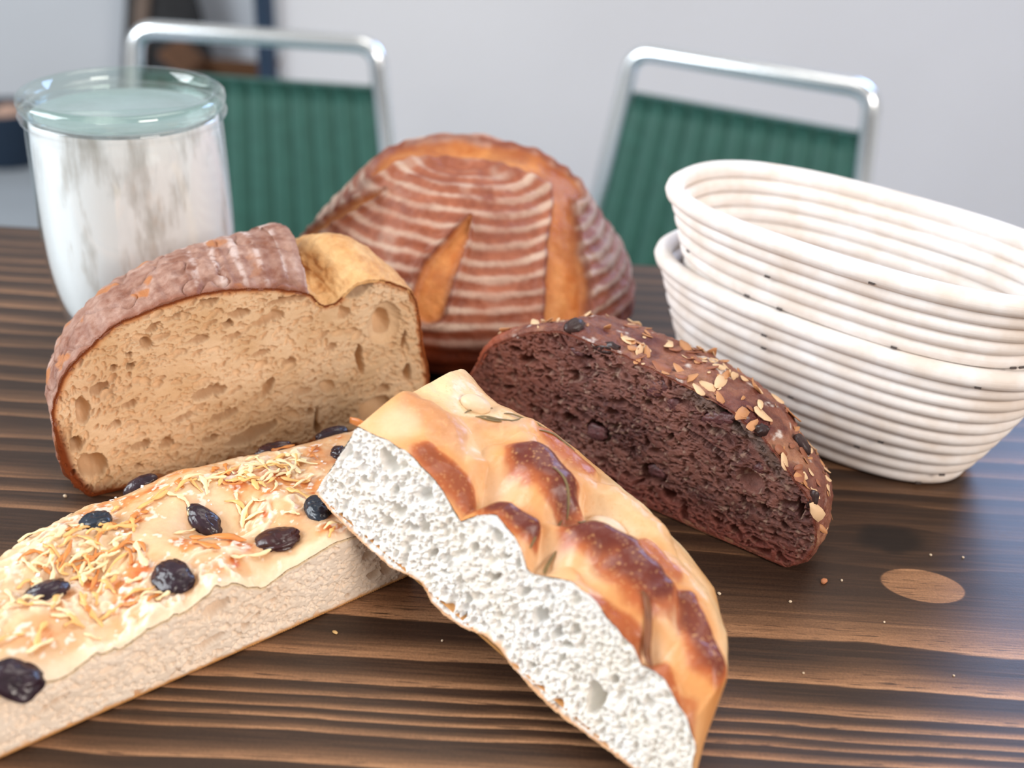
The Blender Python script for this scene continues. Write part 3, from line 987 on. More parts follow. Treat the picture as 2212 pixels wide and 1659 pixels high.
scores = [seg_dist(GE, [(828, 372), (880, 338), (970, 328), (1080, 340), (1170, 372), (1225, 398)], [.008, .014, .017, .017, .014, .012]),
          seg_dist(GE, [(1205, 392), (1218, 450), (1215, 540), (1222, 620), (1222, 690)], [.009, .009, .012, .015, .015]),
          seg_dist(GE, [(668, 520), (700, 500), (760, 458), (835, 420)], [.006, .006, .005, .002]),
          seg_dist(GE, [(1016, 472), (990, 520), (950, 590), (925, 660)], [.001, .005, .009, .010])]
sd = np.minimum.reduce(scores)
open_ = sstep(1.08, 0.92, sd + 0.35 * fbm3(GE * 90, 3))
lipE = np.exp(-((sd - 1.25) / 0.28) ** 2)
dispE = 0.0075 * fbm3(GE * 26, 3) + 0.0015 * fbm3(GE * 160, 3) + 0.0042 * lipE - 0.0012 * open_ + 0.0006 * np.sin(arc / 0.0098 * 2 * PI) * (1 - open_)
zE = GE[..., 2]
GE2 = GE + NE * (dispE * sstep(0, 0.006, zE))[..., None]
GE2[..., 2] = np.maximum(GE2[..., 2], 0.0003)
nz = fbm3(GE * 70, 4); nzf = fbm3(GE * 300, 3)
crE = mixc(lin(136, 72, 50), lin(166, 98, 70), 0.5 + 1.8 * nz + nzf)
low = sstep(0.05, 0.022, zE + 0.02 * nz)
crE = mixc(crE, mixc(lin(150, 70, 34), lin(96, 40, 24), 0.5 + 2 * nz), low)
ring = sstep(-0.45, 1.1, np.sin((arc + 0.0085 * fbm3(GE * 30, 3)) / 0.0098 * 2 * PI) + 0.9 * nzf + 1.6 * fbm3(GE * 45 + 6, 2))
ring = ring * sstep(0.03, 0.055, arc + 0.03 * nz)
flE = ring * sstep(0.022, 0.04, zE) * sstep(-0.32, 0.0, nz + 0.2 * sstep(0.11, 0.07, arc * 0 + zE) - 0.08)
flE = np.clip(flE + 0.5 * sstep(0.05, 0.22, fbm3(GE * 55 + 8, 3)) * sstep(0.03, 0.06, zE), 0, 1)
crE = mixc(crE, lin(212, 190, 172), flE * 0.85 * (0.75 + 1.2 * fbm3(GE * 38 + 2, 2)))
gold = mixc(lin(214, 146, 84), lin(188, 106, 44), 0.45 + 1.6 * nz + 0.9 * nzf)
gold = mixc(gold, lin(140, 66, 34), sstep(0.4, 1.0, sd) * 0.35 + sstep(0.02, 0.2, fbm3(GE * 40 + 4, 2)) * 0.4)
colE = mixc(crE, gold, open_)
colE = mixc(colE, lin(112, 56, 40), np.exp(-((sd - 1.12) / 0.1) ** 2) * 0.7)
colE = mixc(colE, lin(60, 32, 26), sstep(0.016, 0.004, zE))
Eroot = empty('round_loaf', (EC[0], EC[1], T), 'whole round loaf with flour rings and golden scored cuts, uncut', 'bread')
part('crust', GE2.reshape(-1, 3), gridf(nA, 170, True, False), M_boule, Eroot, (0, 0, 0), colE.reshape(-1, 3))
V = np.concatenate([GE2[:, -1], [(0, 0, 0.0003)]])
part('base', V, [(i, (i + 1) % nA, nA) for i in range(nA)], M_boule, Eroot, (0, 0, 0), np.tile(lin(80, 44, 30), (nA + 1, 1)))

# ------------------------------------------------------------------ the olive focaccia lying flat
b0, b1v, b2v = frame_of((94, 1598), (860, 1256))
_bt = on_plane([(0, 1490), (108, 1443), (200, 1408), (282, 1378), (380, 1322), (470, 1258), (545, 1245), (640, 1212), (760, 1157)], b0, b1v, UPV)
_bt = np.concatenate([[(-0.075, 0.026), (-0.04, 0.031)], _bt, [(0.20, 0.034)]])
_bw = np.array([(-0.074, 0.004), (-0.066, 0.03), (-0.05, 0.052), (-0.03, 0.068), (-0.008, 0.082), (0.014, 0.094), (0.030, 0.105), (0.057, 0.110), (0.089, 0.114), (0.139, 0.105), (0.186, 0.095), (0.23, 0.09)])


def WB(x):
    return np.interp(x, _bw[:, 0], _bw[:, 1])


def onB(x, y, z=0.034):
    q = tab(x, y, z) - b0
    return q @ b1v, q @ b2v


OLV = [(205, 1121, 34, 26, 0.1), (437, 1100, 46, 20, -0.6), (600, 1166, 46, 32, -0.4), (374, 1256, 46, 33, -0.1), (688, 1107, 28, 32, 0.5), (95, 1265, 44, 26, 0.1), (30, 1448, 44, 32, 0.5), (300, 1022, 36, 14, 0.15), (593, 949, 41, 15, 0.1), (715, 930, 36, 12, 0.3), (735, 1000, 22, 9, 0.2)]
OLVB = [onB(x, y, 0.036 if y > 1080 else 0.030) for x, y, *_ in OLV]
_bd = [onB(*q) + r for q, r in (((520, 1120), (.012, .006)), ((445, 1130), (.014, .007)), ((90, 1265), (.013, .005)), ((220, 1230), (.012, .004)), ((560, 1240), (.008, .006)), ((130, 1440), (.010, .006)), ((250, 1340), (.012, .003)), ((640, 1040), (.012, .003)), ((330, 1180), (.015, -.003)),
                                ((480, 1185), (.014, -.004)), ((600, 1090), (.012, -.003)), ((160, 1180), (.014, -.003)), ((700, 1160), (.010, -.003)), ((60, 1360), (.016, -.004)), ((420, 1040), (.018, -.003)), ((310, 1320), (.010, -.004)))]


def hB(x1, x2):
    x1 = np.asarray(x1, float); x2 = np.asarray(x2, float)
    v = np.clip(x2 / WB(x1), 0, 1)
    th = np.interp(x1, _bt[:, 0], _bt[:, 1])
    th = th * (1 - sstep(0.0, 0.4, v)) + (0.0345 + 0.003 * fbm(x1 * 18, x2 * 18, 2)) * sstep(0.0, 0.4, v)
    q = np.clip((v - 0.55) / 0.45, 0, 1)
    h = th * np.sqrt(np.clip(1 - q ** 2.3, 0, 1))
    h = h + (0.004 * fbm(x1 * 40 + 3, x2 * 40, 3) + 0.0012 * fbm(x1 * 160, x2 * 160, 3)) * sstep(1.0, 0.85, v)
    h = h + 0.0016 * np.clip(1 - np.abs(fbm(x1 * 120 + 9, x2 * 120, 3)) * 7, 0, 1) * sstep(-0.1, 0.12, fbm(x1 * 28 + 2, x2 * 28 + 5, 2)) * sstep(1.0, 0.8, v)
    for (a, b, r, d) in _bd:
        h = h - d * np.exp(-((x1 - a) ** 2 + (x2 - b) ** 2) / r ** 2) * sstep(1.0, 0.9, v)
    h = h - 0.0016 * np.clip(1 - x2 / 0.004, 0, 1) ** 2
    return np.maximum(h, 0.0006)


nu, nv = 470, 250
uu, vv = np.meshgrid(np.linspace(0, 1, nu), np.linspace(0, 1, nv), indexing='ij')
vv = vv ** 0.9
X1 = -0.0735 + uu * (0.2370 + 0.020 * vv)
X2 = vv * WB(X1)
HB = hB(X1, X2)
HB = np.where(vv > 0.999, 0.0005, HB)
GB = b0 + X1[..., None] * b1v + X2[..., None] * b2v + HB[..., None] * UPV
Br_p = b0 + b1v * 0.05 + b2v * 0.05
Broot = empty('olive_focaccia', (Br_p[0], Br_p[1], T), 'flat olive and cheese focaccia slab with pale cut edge', 'bread')
offB = (Br_p[0], Br_p[1], 0)
n1 = fbm(X1 * 32, X2 * 32, 4); n2 = fbm(X1 * 110 + 4, X2 * 110, 4); n3 = fbm(X1 * 420, X2 * 420, 3)
cb_ = mixc(lin(232, 202, 162), lin(214, 162, 106), 0.42 + 1.4 * n1 + 0.8 * n2)
toast = sstep(0.0, 0.2, n1 + 0.6 * n2)
for (x, y, r, w) in ((130, 1300, .018, .8), (330, 1310, .018, .6), (560, 1080, .020, .75), (470, 1210, .014, .6), (690, 985, .02, .6), (620, 1130, .012, .5), (60, 1350, .02, .6), (170, 1370, .012, .5), (430, 1000, .018, .5), (700, 940, .018, .6)):
    a, b = onB(x, y)
    toast = np.maximum(toast, w * np.exp(-((X1 - a) ** 2 + (X2 - b) ** 2) / r ** 2) * sstep(-0.25, 0.15, n2 + n1))
cb_ = mixc(cb_, lin(214, 132, 64), toast * 0.8)
cb_ = mixc(cb_, lin(196, 96, 44), sstep(0.6, 1.0, toast) * sstep(0.0, 0.25, n2) * 0.8)
cb_ = mixc(cb_, lin(250, 236, 208), np.clip(1 - np.abs(fbm(X1 * 120 + 9, X2 * 120, 3)) * 7, 0, 1) * sstep(-0.1, 0.12, fbm(X1 * 28 + 2, X2 * 28 + 5, 2)) * 0.75)
cb_ = mixc(cb_, lin(250, 240, 224), sstep(0.14, 0.26, n3 + 0.6 * n2) * 0.7)
for (a, b), (x, y, w, h, an) in zip(OLVB, OLV):
    cb_ = mixc(cb_, lin(176, 110, 84), 0.55 * np.exp(-((X1 - a) ** 2 + (X2 - b) ** 2) / 0.0095 ** 2))
cb_ = mixc(cb_, lin(222, 180, 128), sstep(0.7, 0.95, vv) * 0.7)
cb_ = mixc(cb_, lin(246, 224, 194), sstep(0.007, 0.0005, X2 + 0.003 * n2) * 0.85)
part('crust', GB.reshape(-1, 3), gridf(nu, nv), M_olivef, Broot, offB, cb_.reshape(-1, 3))
# the cut long side
Bface = np.concatenate([np.stack([np.linspace(-0.0735, 0.1635, 300), hB(np.linspace(-0.0735, 0.1635, 300), np.zeros(300))], 1), [(0.1635, 0.0004)], np.stack([np.linspace(0.163, -0.073, 120), np.full(120, 0.0004)], 1)])
por = px_pores([(470, 1315, 34, 14, 16, .006), (458, 1388, 34, 11, 18, .006), (533, 1352, 10, 7, 30, .005), (518, 1372, 8, 5, 30, .005), (480, 1408, 5, 5, 0, .005), (412, 1405, 6, 5, 0, .005), (120, 1520, 44, 7, 14, .005), (100, 1535, 18, 6, 14, .005),
                (752, 1286, 5, 5, 0, .004), (810, 1240, 14, 9, 20, .005), (600, 1300, 10, 5, 20, .004), (580, 1280, 8, 5, 20, .004), (300, 1500, 16, 5, 20, .004), (380, 1450, 16, 5, 20, .004), (690, 1250, 12, 5, 25, .004), (660, 1230, 10, 5, 25, .004), (560, 1330, 10, 5, 25, .004), (840, 1225, 16, 12, 0, .005), (800, 1200, 14, 10, 10, .005)], b0, b1v, UPV)
rng = np.random.default_rng(51)
for cnt, r0, r1, dp in ((60, .0010, .0019, 1.5), (600, .0007, .0012, 1.7), (2200, .0005, .0008, 1.7)):
    for _ in range(cnt):
        r = rng.uniform(r0, r1)
        por.append((rng.uniform(-0.075, 0.165), rng.uniform(0, 0.042), r * rng.uniform(1.1, 1.9), r * rng.uniform(.6, .9), 0.1 + rng.normal() * 0.4, r * dp * rng.uniform(.7, 1.3)))
V, F, S_, Z_, dl, dep = crumb_face(Bface, b0, b1v, UPV, b2v, 0.00034, por, 0.0016, 0.0002)
n2 = fbm(S_ * 60, Z_ * 60, 3)
cc = mixc(lin(250, 236, 220), lin(246, 226, 204), 0.5 + 1.6 * n2)
cc = mixc(cc, lin(206, 150, 92), sstep(0.0028, 0.0010, Z_ + 0.001 * fbm(S_ * 200, Z_ * 200, 2)))
ht = np.interp(S_, Bface[:300, 0], Bface[:300, 1])
cc = mixc(cc, lin(238, 206, 156), sstep(0.0022, 0.0004, ht - Z_) * 0.8)
part('crumb', V, F, M_crumb, Broot, offB, cc)
# end and underside
endT = GB[-1]; endB = endT.copy(); endB[:, 2] = 0.0004
V = np.stack([endT, endB], 1)
part('end_face', V.reshape(-1, 3), gridf(nv, 2), M_crumb, Broot, offB, np.tile(lin(240, 222, 192), (nv * 2, 1)))
bs = GB[::6, ::50].copy(); bs[..., 2] = 0.0004
part('base', bs.reshape(-1, 3), gridf(bs.shape[0], bs.shape[1], flip=True), M_crumb, Broot, offB, np.tile(lin(196, 136, 80), (bs.shape[0] * bs.shape[1], 1)))


def PB(a, b, lift=0.0):
    return b0 + a * b1v + b * b2v + (hB(a, b) + lift) * UPV


def NB(a, b, e=0.002):
    gx_ = float(hB(a + e, b) - hB(a - e, b)) / (2 * e); gy_ = float(hB(a, b + e) - hB(a, b - e)) / (2 * e)
    n = UPV - b1v * gx_ - b2v * gy_
    return n / np.linalg.norm(n)


def olive_mat(name, c):
    return plain(name, c, 0.26, 0, 0.35, 260, 0.25)


M_ol = [olive_mat('black_olive_skin', lin(46, 30, 40)), olive_mat('slate_olive_skin', lin(34, 42, 54)), olive_mat('brown_olive_skin', lin(58, 30, 32))]
for i, ((a, b), (x, y, w, h, an)) in enumerate(zip(OLVB, OLV)):
    z = float(hB(a, b))
    d = np.linalg.norm(tab(x, y, z) - _cc)
    rw = w / F_PX * d; rh = max(h / F_PX * d / 0.72, 0.0055) if y > 1060 else max(h / F_PX * d, 0.0042)
    mt = M_ol[1] if i in (0, 4) else (M_ol[2] if i in (2, 8) else M_ol[0])
    blob('olive', PB(a, b, 0.0006), axes_from(NB(a, b), an, np.array([1.0, 0, 0])), (rw, rh, 0.0044), mt, Broot, offB, i + 60, 0.22, 1.1, 26, 36, 0.15, 0.25 * (i % 3 - 1))

M_ch = [plain('cheese_pale', lin(246, 220, 172), 0.45, 0, 0.05, 200, 0.1, Subsurface_Weight=0.15, Subsurface_Scale=0.002), plain('cheese_golden', lin(236, 184, 112), 0.42, 0, 0.08, 200, 0.1), plain('cheese_toasted', lin(214, 134, 66), 0.42, 0, 0.12, 200, 0.1)]
rng = np.random.default_rng(77)


def shred(a, b, ang, ln, r, mat, curl, lift=0.0006):
    n = 11
    t = np.linspace(-0.5, 0.5, n)
    th = ang + curl * t
    xa = a + np.cumsum(np.cos(th)) * ln / n - np.cos(ang) * ln / 2
    xb = b + np.cumsum(np.sin(th)) * ln / n - np.sin(ang) * ln / 2
    xb = np.clip(xb, 0.0008, WB(xa) * 0.93)
    arch = rng.uniform(0, 0.0016) * np.cos(t * PI) ** 2
    P = b0 + xa[:, None] * b1v + xb[:, None] * b2v + (hB(xa, xb) + r * 0.15 + lift + arch)[:, None] * UPV
    rad = r * (0.9 + 0.35 * np.sin(t * 9 + rng.uniform(0, 6)) + 0.15 * rng.normal(size=n)) * np.array([0.45] + [1] * (n - 2) + [0.5])
    part('cheese_shred', *tube(P, rad, 7, 0.45), mat, Broot, offB)


clus = [(190, 1210, .017, 34), (90, 1250, .012, 14), (250, 1240, .014, 16), (480, 1040, .013, 20), (560, 1010, .014, 20), (430, 1060, .01, 8), (640, 1030, .014, 10), (330, 1130, .018, 8), (560, 1070, .014, 12), (60, 1310, .016, 10), (150, 1330, .015, 12), (700, 1170, .008, 5), (640, 1130, .012, 5),
        (330, 1290, .012, 5), (250, 1150, .014, 8), (120, 1200, .016, 12), (680, 980, .014, 8), (30, 1400, .014, 6), (220, 1310, .014, 6)]
for (x, y, r, n) in clus:
    a, b = onB(x, y)
    for _ in range(int(n * 0.8)):
        a2 = a + rng.normal() * r * 0.7; b2 = b + rng.normal() * r * 0.55
        if b2 < 0.003 or b2 > WB(a2) * 0.88 or a2 > 0.155:
            continue
        if any((a2 - oa) ** 2 + (b2 - ob) ** 2 < 0.0075 ** 2 for k, (oa, ob) in enumerate(OLVB) if k not in (1, 5)):
            continue
        k = rng.choice(3, p=[.42, .36, .22])
        shred(a2, b2, rng.uniform(0, PI), rng.uniform(0.006, 0.018), rng.uniform(0.0007, 0.0012), M_ch[k], rng.normal() * 1.1)
for (x0, y0, x1, y1, r, k) in ((490, 1222, 590, 1195, .0011, 0), (400, 1150, 535, 1180, .0014, 2), (290, 1110, 365, 1070, .0011, 1), (130, 1180, 215, 1135, .0012, 1), (415, 1185, 480, 1215, .0014, 2), (225, 1160, 300, 1150, .0015, 1), (300, 1180, 320, 1235, .0014, 0), (40, 1300, 90, 1245, .0011, 0), (80, 1290, 150, 1255, .0012, 0), (100, 1190, 140, 1160, .0013, 0)):
    p = np.array(onB(x0, y0)); q = np.array(onB(x1, y1)); dv = q - p
    shred(*(0.5 * (p + q)), math.atan2(dv[1], dv[0]), np.linalg.norm(dv), r, M_ch[k], 0.5, 0.0009)
M_salt = plain('salt_flake', lin(250, 248, 244), 0.25, 0, 0.02, 100)
fl_me = mesh_data('salt_flake', *box((0, 0, 0), (1, 0.8, 0.35)), M_salt, smooth=False)
for _ in range(46):
    a = rng.uniform(-0.03, 0.15); b = rng.uniform(0.01, 0.9) * float(WB(a)) * 0.95
    if b > WB(a) * 0.85:
        continue
    o = link('salt_flake', fl_me, Broot, tuple(PB(a, b, 0.0004) - np.array(offB)))
    o.rotation_euler = (rng.normal() * 0.4, rng.normal() * 0.4, rng.uniform(0, 3)); o.scale = [rng.uniform(0.0006, 0.0015)] * 3

# ------------------------------------------------------------------ the rosemary focaccia leaning on it
c0 = tab(680, 1065, 0.049); c1 = tab(1350, 1645, 0.008)
c1v = (c1 - c0) / np.linalg.norm(c1 - c0)
c2v = np.cross(UPV, c1v); c2v /= np.linalg.norm(c2v)
c3v = np.cross(c1v, c2v)
LEAN = math.tan(math.radians(10))
cup = c3v + c2v * LEAN                       # direction of the oblique cut, unit rise along c3v
_n = np.cross(c1v, cup)


def onC(pts):
    out = []
    for x, y in pts:
        q = hit(x, y, c0, _n) - c0
        out.append((q @ c1v, q @ c3v))
    return np.array(out)


C_bot = [(680, 1065), (716, 1108), (760, 1152), (800, 1190), (850, 1232), (885, 1246), (912, 1262), (932, 1302), (960, 1330), (1000, 1358), (1050, 1376), (1080, 1402), (1098, 1432), (1140, 1480), (1200, 1540), (1290, 1605), (1370, 1664), (1425, 1694), (1470, 1690)]
C_top = [(1496, 1650), (1502, 1615), (1482, 1556), (1425, 1478), (1380, 1440), (1330, 1378), (1285, 1330), (1230, 1272), (1150, 1228), (1100, 1168), (1062, 1132), (992, 1132), (960, 1090), (930, 1048), (870, 975), (840, 955), (810, 940), (782, 922)]
C_left = [(766, 925), (748, 960), (722, 1000), (696, 1038)]
Cpoly = np.concatenate([onC(C_bot), onC(C_top), onC(C_left)])
Ct = onC(C_top)[::-1]
Ct = np.concatenate([[(Ct[0, 0] - 0.02, Ct[0, 1] - 0.004)], Ct, [(Ct[-1, 0] + 0.004, 0.012), (Ct[-1, 0] + 0.007, 0.0)]])
XL, XR = float(Ct[1, 0]) - 0.002, float(Ct[-1, 0])


def onCt(x, y, h=0.046):
    q = hit(x, y, c0 + c3v * h, c3v) - c0
    return float(q @ c1v), float(q @ c2v)


_sil = [onCt(x, y, 0.022) for x, y in [(1060, 860), (1110, 908), (1200, 948), (1270, 998), (1400, 1108), (1490, 1198), (1550, 1278), (1573, 1380), (1561, 1480), (1532, 1590)]]
_cw = np.array([(-0.02, 0.094), (0.0, 0.096)] + _sil + [(XR - 0.002, 0.006), (XR, 0.002)])
_cw = _cw[np.argsort(_cw[:, 0])]


def WC(x):
    return np.interp(x, _cw[:, 0], _cw[:, 1])


# bubbles of the crust: (px ends of the long axis, half width m, height m, browning)
BL = [((1135, 1008), (1215, 1075), .0108, .0105, 1.0), ((1048, 1112), (1128, 1158), .0055, .0075, 1.0), ((1258, 1168), (1325, 1205), .0095, .0105, 1.0), ((1340, 1230), (1408, 1290), .0105, .0100, .97), ((1475, 1305), (1530, 1425), .0075, .0065, .88), ((1425, 1435), (1480, 1525), .0062, .0030, .6),
      ((870, 880), (960, 960), .0095, .0055, .42), ((900, 985), (1000, 1060), .0060, .0030, .75), ((1010, 930), (1130, 915), .0065, .0040, .38), ((1185, 940), (1262, 1000), .0065, .0035, .6), ((1375, 1180), (1450, 1240), .0060, .0035, .55), ((1290, 1330), (1360, 1370), .0070, .0035, .62),
      ((1190, 1280), (1280, 1310), .0060, .0030, .25), ((1080, 980), (1130, 960), .006, .004, .2), ((960, 930), (1010, 1010), .007, .004, .3), ((1330, 1060), (1420, 1140), .007, .0045, .25), ((1455, 1215), (1520, 1290), .007, .003, .22), ((1180, 1190), (1215, 1260), .006, .003, .15), ((1240, 1030), (1330, 1080), .006, .003, .25), ((1500, 1500), (1520, 1600), .006, .002, .5)]
DM = [((1045, 1075), .0075, .0085), ((1198, 1148), .0075, .0075), ((1160, 1225), .0070, .0080), ((1262, 1262), .0065, .0045), ((1275, 1135), .0095, .0055), ((1015, 880), .009, .004), ((1230, 1105), .005, .003), ((1385, 1420), .005, .004), ((1090, 925), .006, .003), ((1440, 1370), .007, .003), ((1330, 1165), .006, .003), ((1000, 1000), .006, .003)]
BLc = []
for p, q, hw_, hh_, br in BL:
    a = np.array(onCt(*p, 0.050)); b = np.array(onCt(*q, 0.050))
    BLc.append((a, b, hw_, hh_, br))
DMc = [(onCt(*p, 0.044), r, d) for p, r, d in DM]


def capsule(x1, x2, a, b, r):
    # distance to a bubble's spine, steeper on the side away from the cut
    x1 = x1 + 0.006 * fbm(x1 * 70 + 3, x2 * 70, 3); x2 = x2 + 0.006 * fbm(x1 * 70, x2 * 70 + 8, 3)
    d = b - a; L2 = d @ d
    t = np.clip(((x1 - a[0]) * d[0] + (x2 - a[1]) * d[1]) / L2, 0, 1)
    ox = x1 - a[0] - t * d[0]; oy = x2 - a[1] - t * d[1]
    k = 1.0 + 0.35 * np.tanh(oy / (0.4 * r))
    return np.sqrt(ox ** 2 + oy ** 2) / r * k


def hC(x1, x2):
    x1 = np.asarray(x1, float); x2 = np.asarray(x2, float)
    v = np.clip(x2 / WC(x1), 0, 1)
    th = np.interp(x1, Ct[:, 0], Ct[:, 1])
    ths = np.interp(x1, [XL - 0.02, 0.02, 0.06, 0.15, 0.18, XR - 0.01, XR], [0.046, 0.047, 0.046, 0.044, 0.040, 0.028, 0.0])
    k = sstep(0.0, 0.28, v)
    th = th * (1 - k) + ths * k
    q = np.clip((v - 0.5) / 0.5, 0, 1)
    h = th * np.sqrt(np.clip(1 - q ** 2.4, 0, 1))
    w = sstep(1.0, 0.8, v) * sstep(XR, XR - 0.02, x1)
    bmp = 0.0
    for a, b, r, hh, br in BLc:
        bmp = np.maximum(bmp, 1.0 * hh * np.clip(1 - capsule(x1, x2, a, b, r * 1.5) ** 2, 0, 1) ** 1.1)
    h = h + bmp * w
    for (a, b), r, d in DMc:
        h = h - 1.25 * d * np.exp(-((x1 - a) ** 2 + (x2 - b) ** 2) / r ** 2) * w
    h = h + (0.0075 * fbm(x1 * 34 + 7, x2 * 34, 3) + 0.0008 * fbm(x1 * 220, x2 * 220, 3)) * w
    return np.maximum(h, 0.0005)


def PC(x1, x2, lift=0.0, h=None):
    h = hC(x1, x2) if h is None else h
    v = np.clip(np.asarray(x2) / WC(x1), 0, 1)
    hh = np.asarray(h + lift)[..., None]
    return c0 + np.asarray(x1)[..., None] * c1v + (np.asarray(x2) + LEAN * np.asarray(h) * (1 - v))[..., None] * c2v + hh * c3v


nu, nv = 480, 260
uu, vv = np.meshgrid(np.linspace(0, 1, nu), np.linspace(0, 1, nv), indexing='ij')
K_END = XL / float(np.interp(XL, Ct[:, 0], Ct[:, 1]))          # slope of the cut end
x_start = np.full_like(vv, XL)
for _ in range(3):
    x_start = np.clip(K_END * np.where(vv > 0.999, 0.0005, hC(x_start, vv * WC(x_start))), 0.0, XL + 0.004)
X1 = x_start + uu * (XR - x_start)
X2 = vv * WC(X1)
HC = np.where(vv > 0.999, 0.0005, hC(X1, X2))
GC = PC(X1, X2, 0.0, HC)
Cr_p = c0 + c1v * 0.12 + c2v * 0.05
Croot = empty('rosemary_focaccia', (Cr_p[0], Cr_p[1], T), 'white-crumbed focaccia slab with browned blisters and rosemary, propped on another slab', 'bread')
offC = (Cr_p[0], Cr_p[1], 0)
n1 = fbm(X1 * 40, X2 * 40, 4); n2 = fbm(X1 * 140, X2 * 140 + 6, 3); n3 = fbm(X1 * 520, X2 * 520, 3)
cf = mixc(lin(236, 204, 158), lin(222, 172, 112), 0.4 + 1.5 * n1 + 0.5 * n2)
brown = np.zeros_like(X1); halo = np.zeros_like(X1)
for a, b, r, hh, br in BLc:
    cd = capsule(X1, X2, a, b, r * 1.15) + 0.55 * n1 + 0.25 * n2
    brown = np.maximum(brown, br * sstep(1.25, 0.25, cd))
    halo = np.maximum(halo, min(1, br * 1.25) * sstep(2.3, 0.8, cd))
pale = np.zeros_like(X1)
for (a, b), r, d in DMc:
    pale = np.maximum(pale, np.exp(-((X1 - a) ** 2 + (X2 - b) ** 2) / (r * 1.3) ** 2))
cf = mixc(cf, lin(238, 218, 186), pale * 0.8)
cf = mixc(cf, lin(212, 130, 56), halo * 0.75 * (1 - 0.7 * pale))
edge = sstep(0.55, 0.9, vv) * sstep(-0.2, 0.2, n1 + 0.05)
cf = mixc(cf, lin(216, 140, 66), edge * 0.55)
cf = mixc(cf, lin(170, 78, 34), sstep(0.25, 0.6, brown) * 0.85)
cf = mixc(cf, lin(104, 40, 28), sstep(0.55, 0.98, brown))
cf = mixc(cf, lin(222, 168, 112), sstep(0.2, 0.28, fbm(X1 * 1100, X2 * 1100, 2)) * 0.45)
ta, tb_ = onCt(835, 925, 0.05)
torn = np.exp(-(((X1 - ta) / 0.010) ** 2 + ((X2 - tb_) / 0.009) ** 2)) + 0.25 * n2
cf = mixc(cf, lin(232, 208, 174), sstep(0.2, 0.8, torn) * 0.5)
part('crust', GC.reshape(-1, 3), gridf(nu, nv), M_foc, Croot, offC, cf.reshape(-1, 3))
por = []
for (x, y, w, h, an, dep) in [(838, 1000, 26, 22, -30, .008), (920, 1077, 22, 24, -30, .008), (920, 1143, 15, 18, 0, .007), (859, 1103, 22, 14, 0, .006), (888, 1140, 15, 14, 0, .007), (835, 1130, 17, 16, 0, .006), (933, 1201, 10, 13, 0, .007), (1124, 1222, 8, 17, 10, .009), (1063, 1252, 14, 14, -20, .007),
                              (1169, 1334, 20, 20, -40, .009), (1206, 1371, 15, 16, -20, .008), (1227, 1400, 16, 20, -30, .008), (1285, 1508, 22, 46, 16, .010), (1012, 1294, 10, 15, 0, .007), (1026, 1188, 11, 13, 0, .006), (1131, 1289, 15, 17, 0, .006), (1190, 1300, 11, 12, 0, .006), (1158, 1372, 11, 15, 0, .006), (1243, 1357, 14, 15, 0, .008),
                              (790, 1040, 12, 9, 0, .005), (850, 1060, 12, 10, 0, .006), (985, 1110, 10, 9, 0, .006), (1075, 1160, 26, 12, -25, .008), (1090, 1205, 12, 12, 0, .006), (1000, 1330, 8, 9, 0, .006), (1330, 1470, 12, 14, 0, .006), (1250, 1450, 10, 11, 0, .006), (1380, 1520, 10, 11, 0, .005), (1150, 1440, 9, 10, 0, .006), (1215, 1430, 9, 14, 0, .006), (960, 1240, 12, 9, 0, .005), (880, 1190, 10, 8, 0, .005)]:
    c, l, q = onC([(x, y), (x - w, y), (x, y - h)])
    por.append((c[0], c[1], abs(l[0] - c[0]), abs(q[1] - c[1]), math.radians(an), dep * 1.35))
rng = np.random.default_rng(91)
smin, zmin = Cpoly.min(0); smax, zmax = Cpoly.max(0)
for cnt, r0, r1, dp in ((190, .0013, .0024, 1.5), (1000, .0008, .0013, 1.6), (3200, .0005, .0009, 1.6)):
    for _ in range(cnt):
        r = rng.uniform(r0, r1)
        por.append((rng.uniform(smin, smax), rng.uniform(zmin, zmax), r * rng.uniform(1.0, 1.4), r * rng.uniform(.75, 1.0), rng.uniform(0, PI), r * dp * rng.uniform(.7, 1.3)))
_xs = np.linspace(float(XR) - 0.004, float(XL) + 0.001, 260)
Cpoly = np.concatenate([onC(C_bot), np.stack([_xs, hC(_xs, np.zeros(260))], 1), onC(C_left)])
Cl = resample(Cpoly, 1400, True)
Cl = Cl + 0.0011 * np.stack([fbm(Cl[:, 0] * 260, Cl[:, 1] * 260, 3), fbm(Cl[:, 0] * 260 + 9, Cl[:, 1] * 260 + 4, 3)], 1)
V, F, S_, Z_, dl, dep = crumb_face(Cl, c0, c1v, cup, c2v, 0.00030, por, 0.0016, 0.0002)
n2 = fbm(S_ * 60, Z_ * 60, 3)
cc = mixc(lin(243, 241, 238), lin(238, 232, 222), 0.5 + 1.6 * n2)
botd = Z_ - np.interp(S_, Cpoly[:19, 0], Cpoly[:19, 1])
cc = mixc(cc, lin(214, 156, 98), sstep(0.0022, 0.0006, botd + 0.0012 * fbm(S_ * 240, Z_ * 240, 2)) * 0.85)
part('crumb', V, F, M_white, Croot, offC, cc)
eu = np.stack([(GC[0] - c0) @ c2v, (GC[0] - c0) @ c3v], 1)
eloop = np.concatenate([eu[::3], [(eu[-1, 0], 0.0002)], np.stack([np.linspace(eu[-1, 0], 0.0, 40), np.full(40, 0.0002)], 1)])
rng = np.random.default_rng(14)
por = []
for _ in range(1300):
    r = rng.uniform(.0006, .0016)
    por.append((rng.uniform(0, 0.1), rng.uniform(0, 0.06), r * rng.uniform(1.0, 1.4), r, rng.uniform(0, PI), r * 1.3))
V, F, S_, Z_, dl, dep = crumb_face(eloop, c0, c2v, c3v + K_END * c1v, c1v, 0.0005, por, 0.0012, 0.0002)
part('end_face', V, F[:, ::-1].copy(), M_white, Croot, offC, np.tile(lin(242, 238, 231), (len(V), 1)))
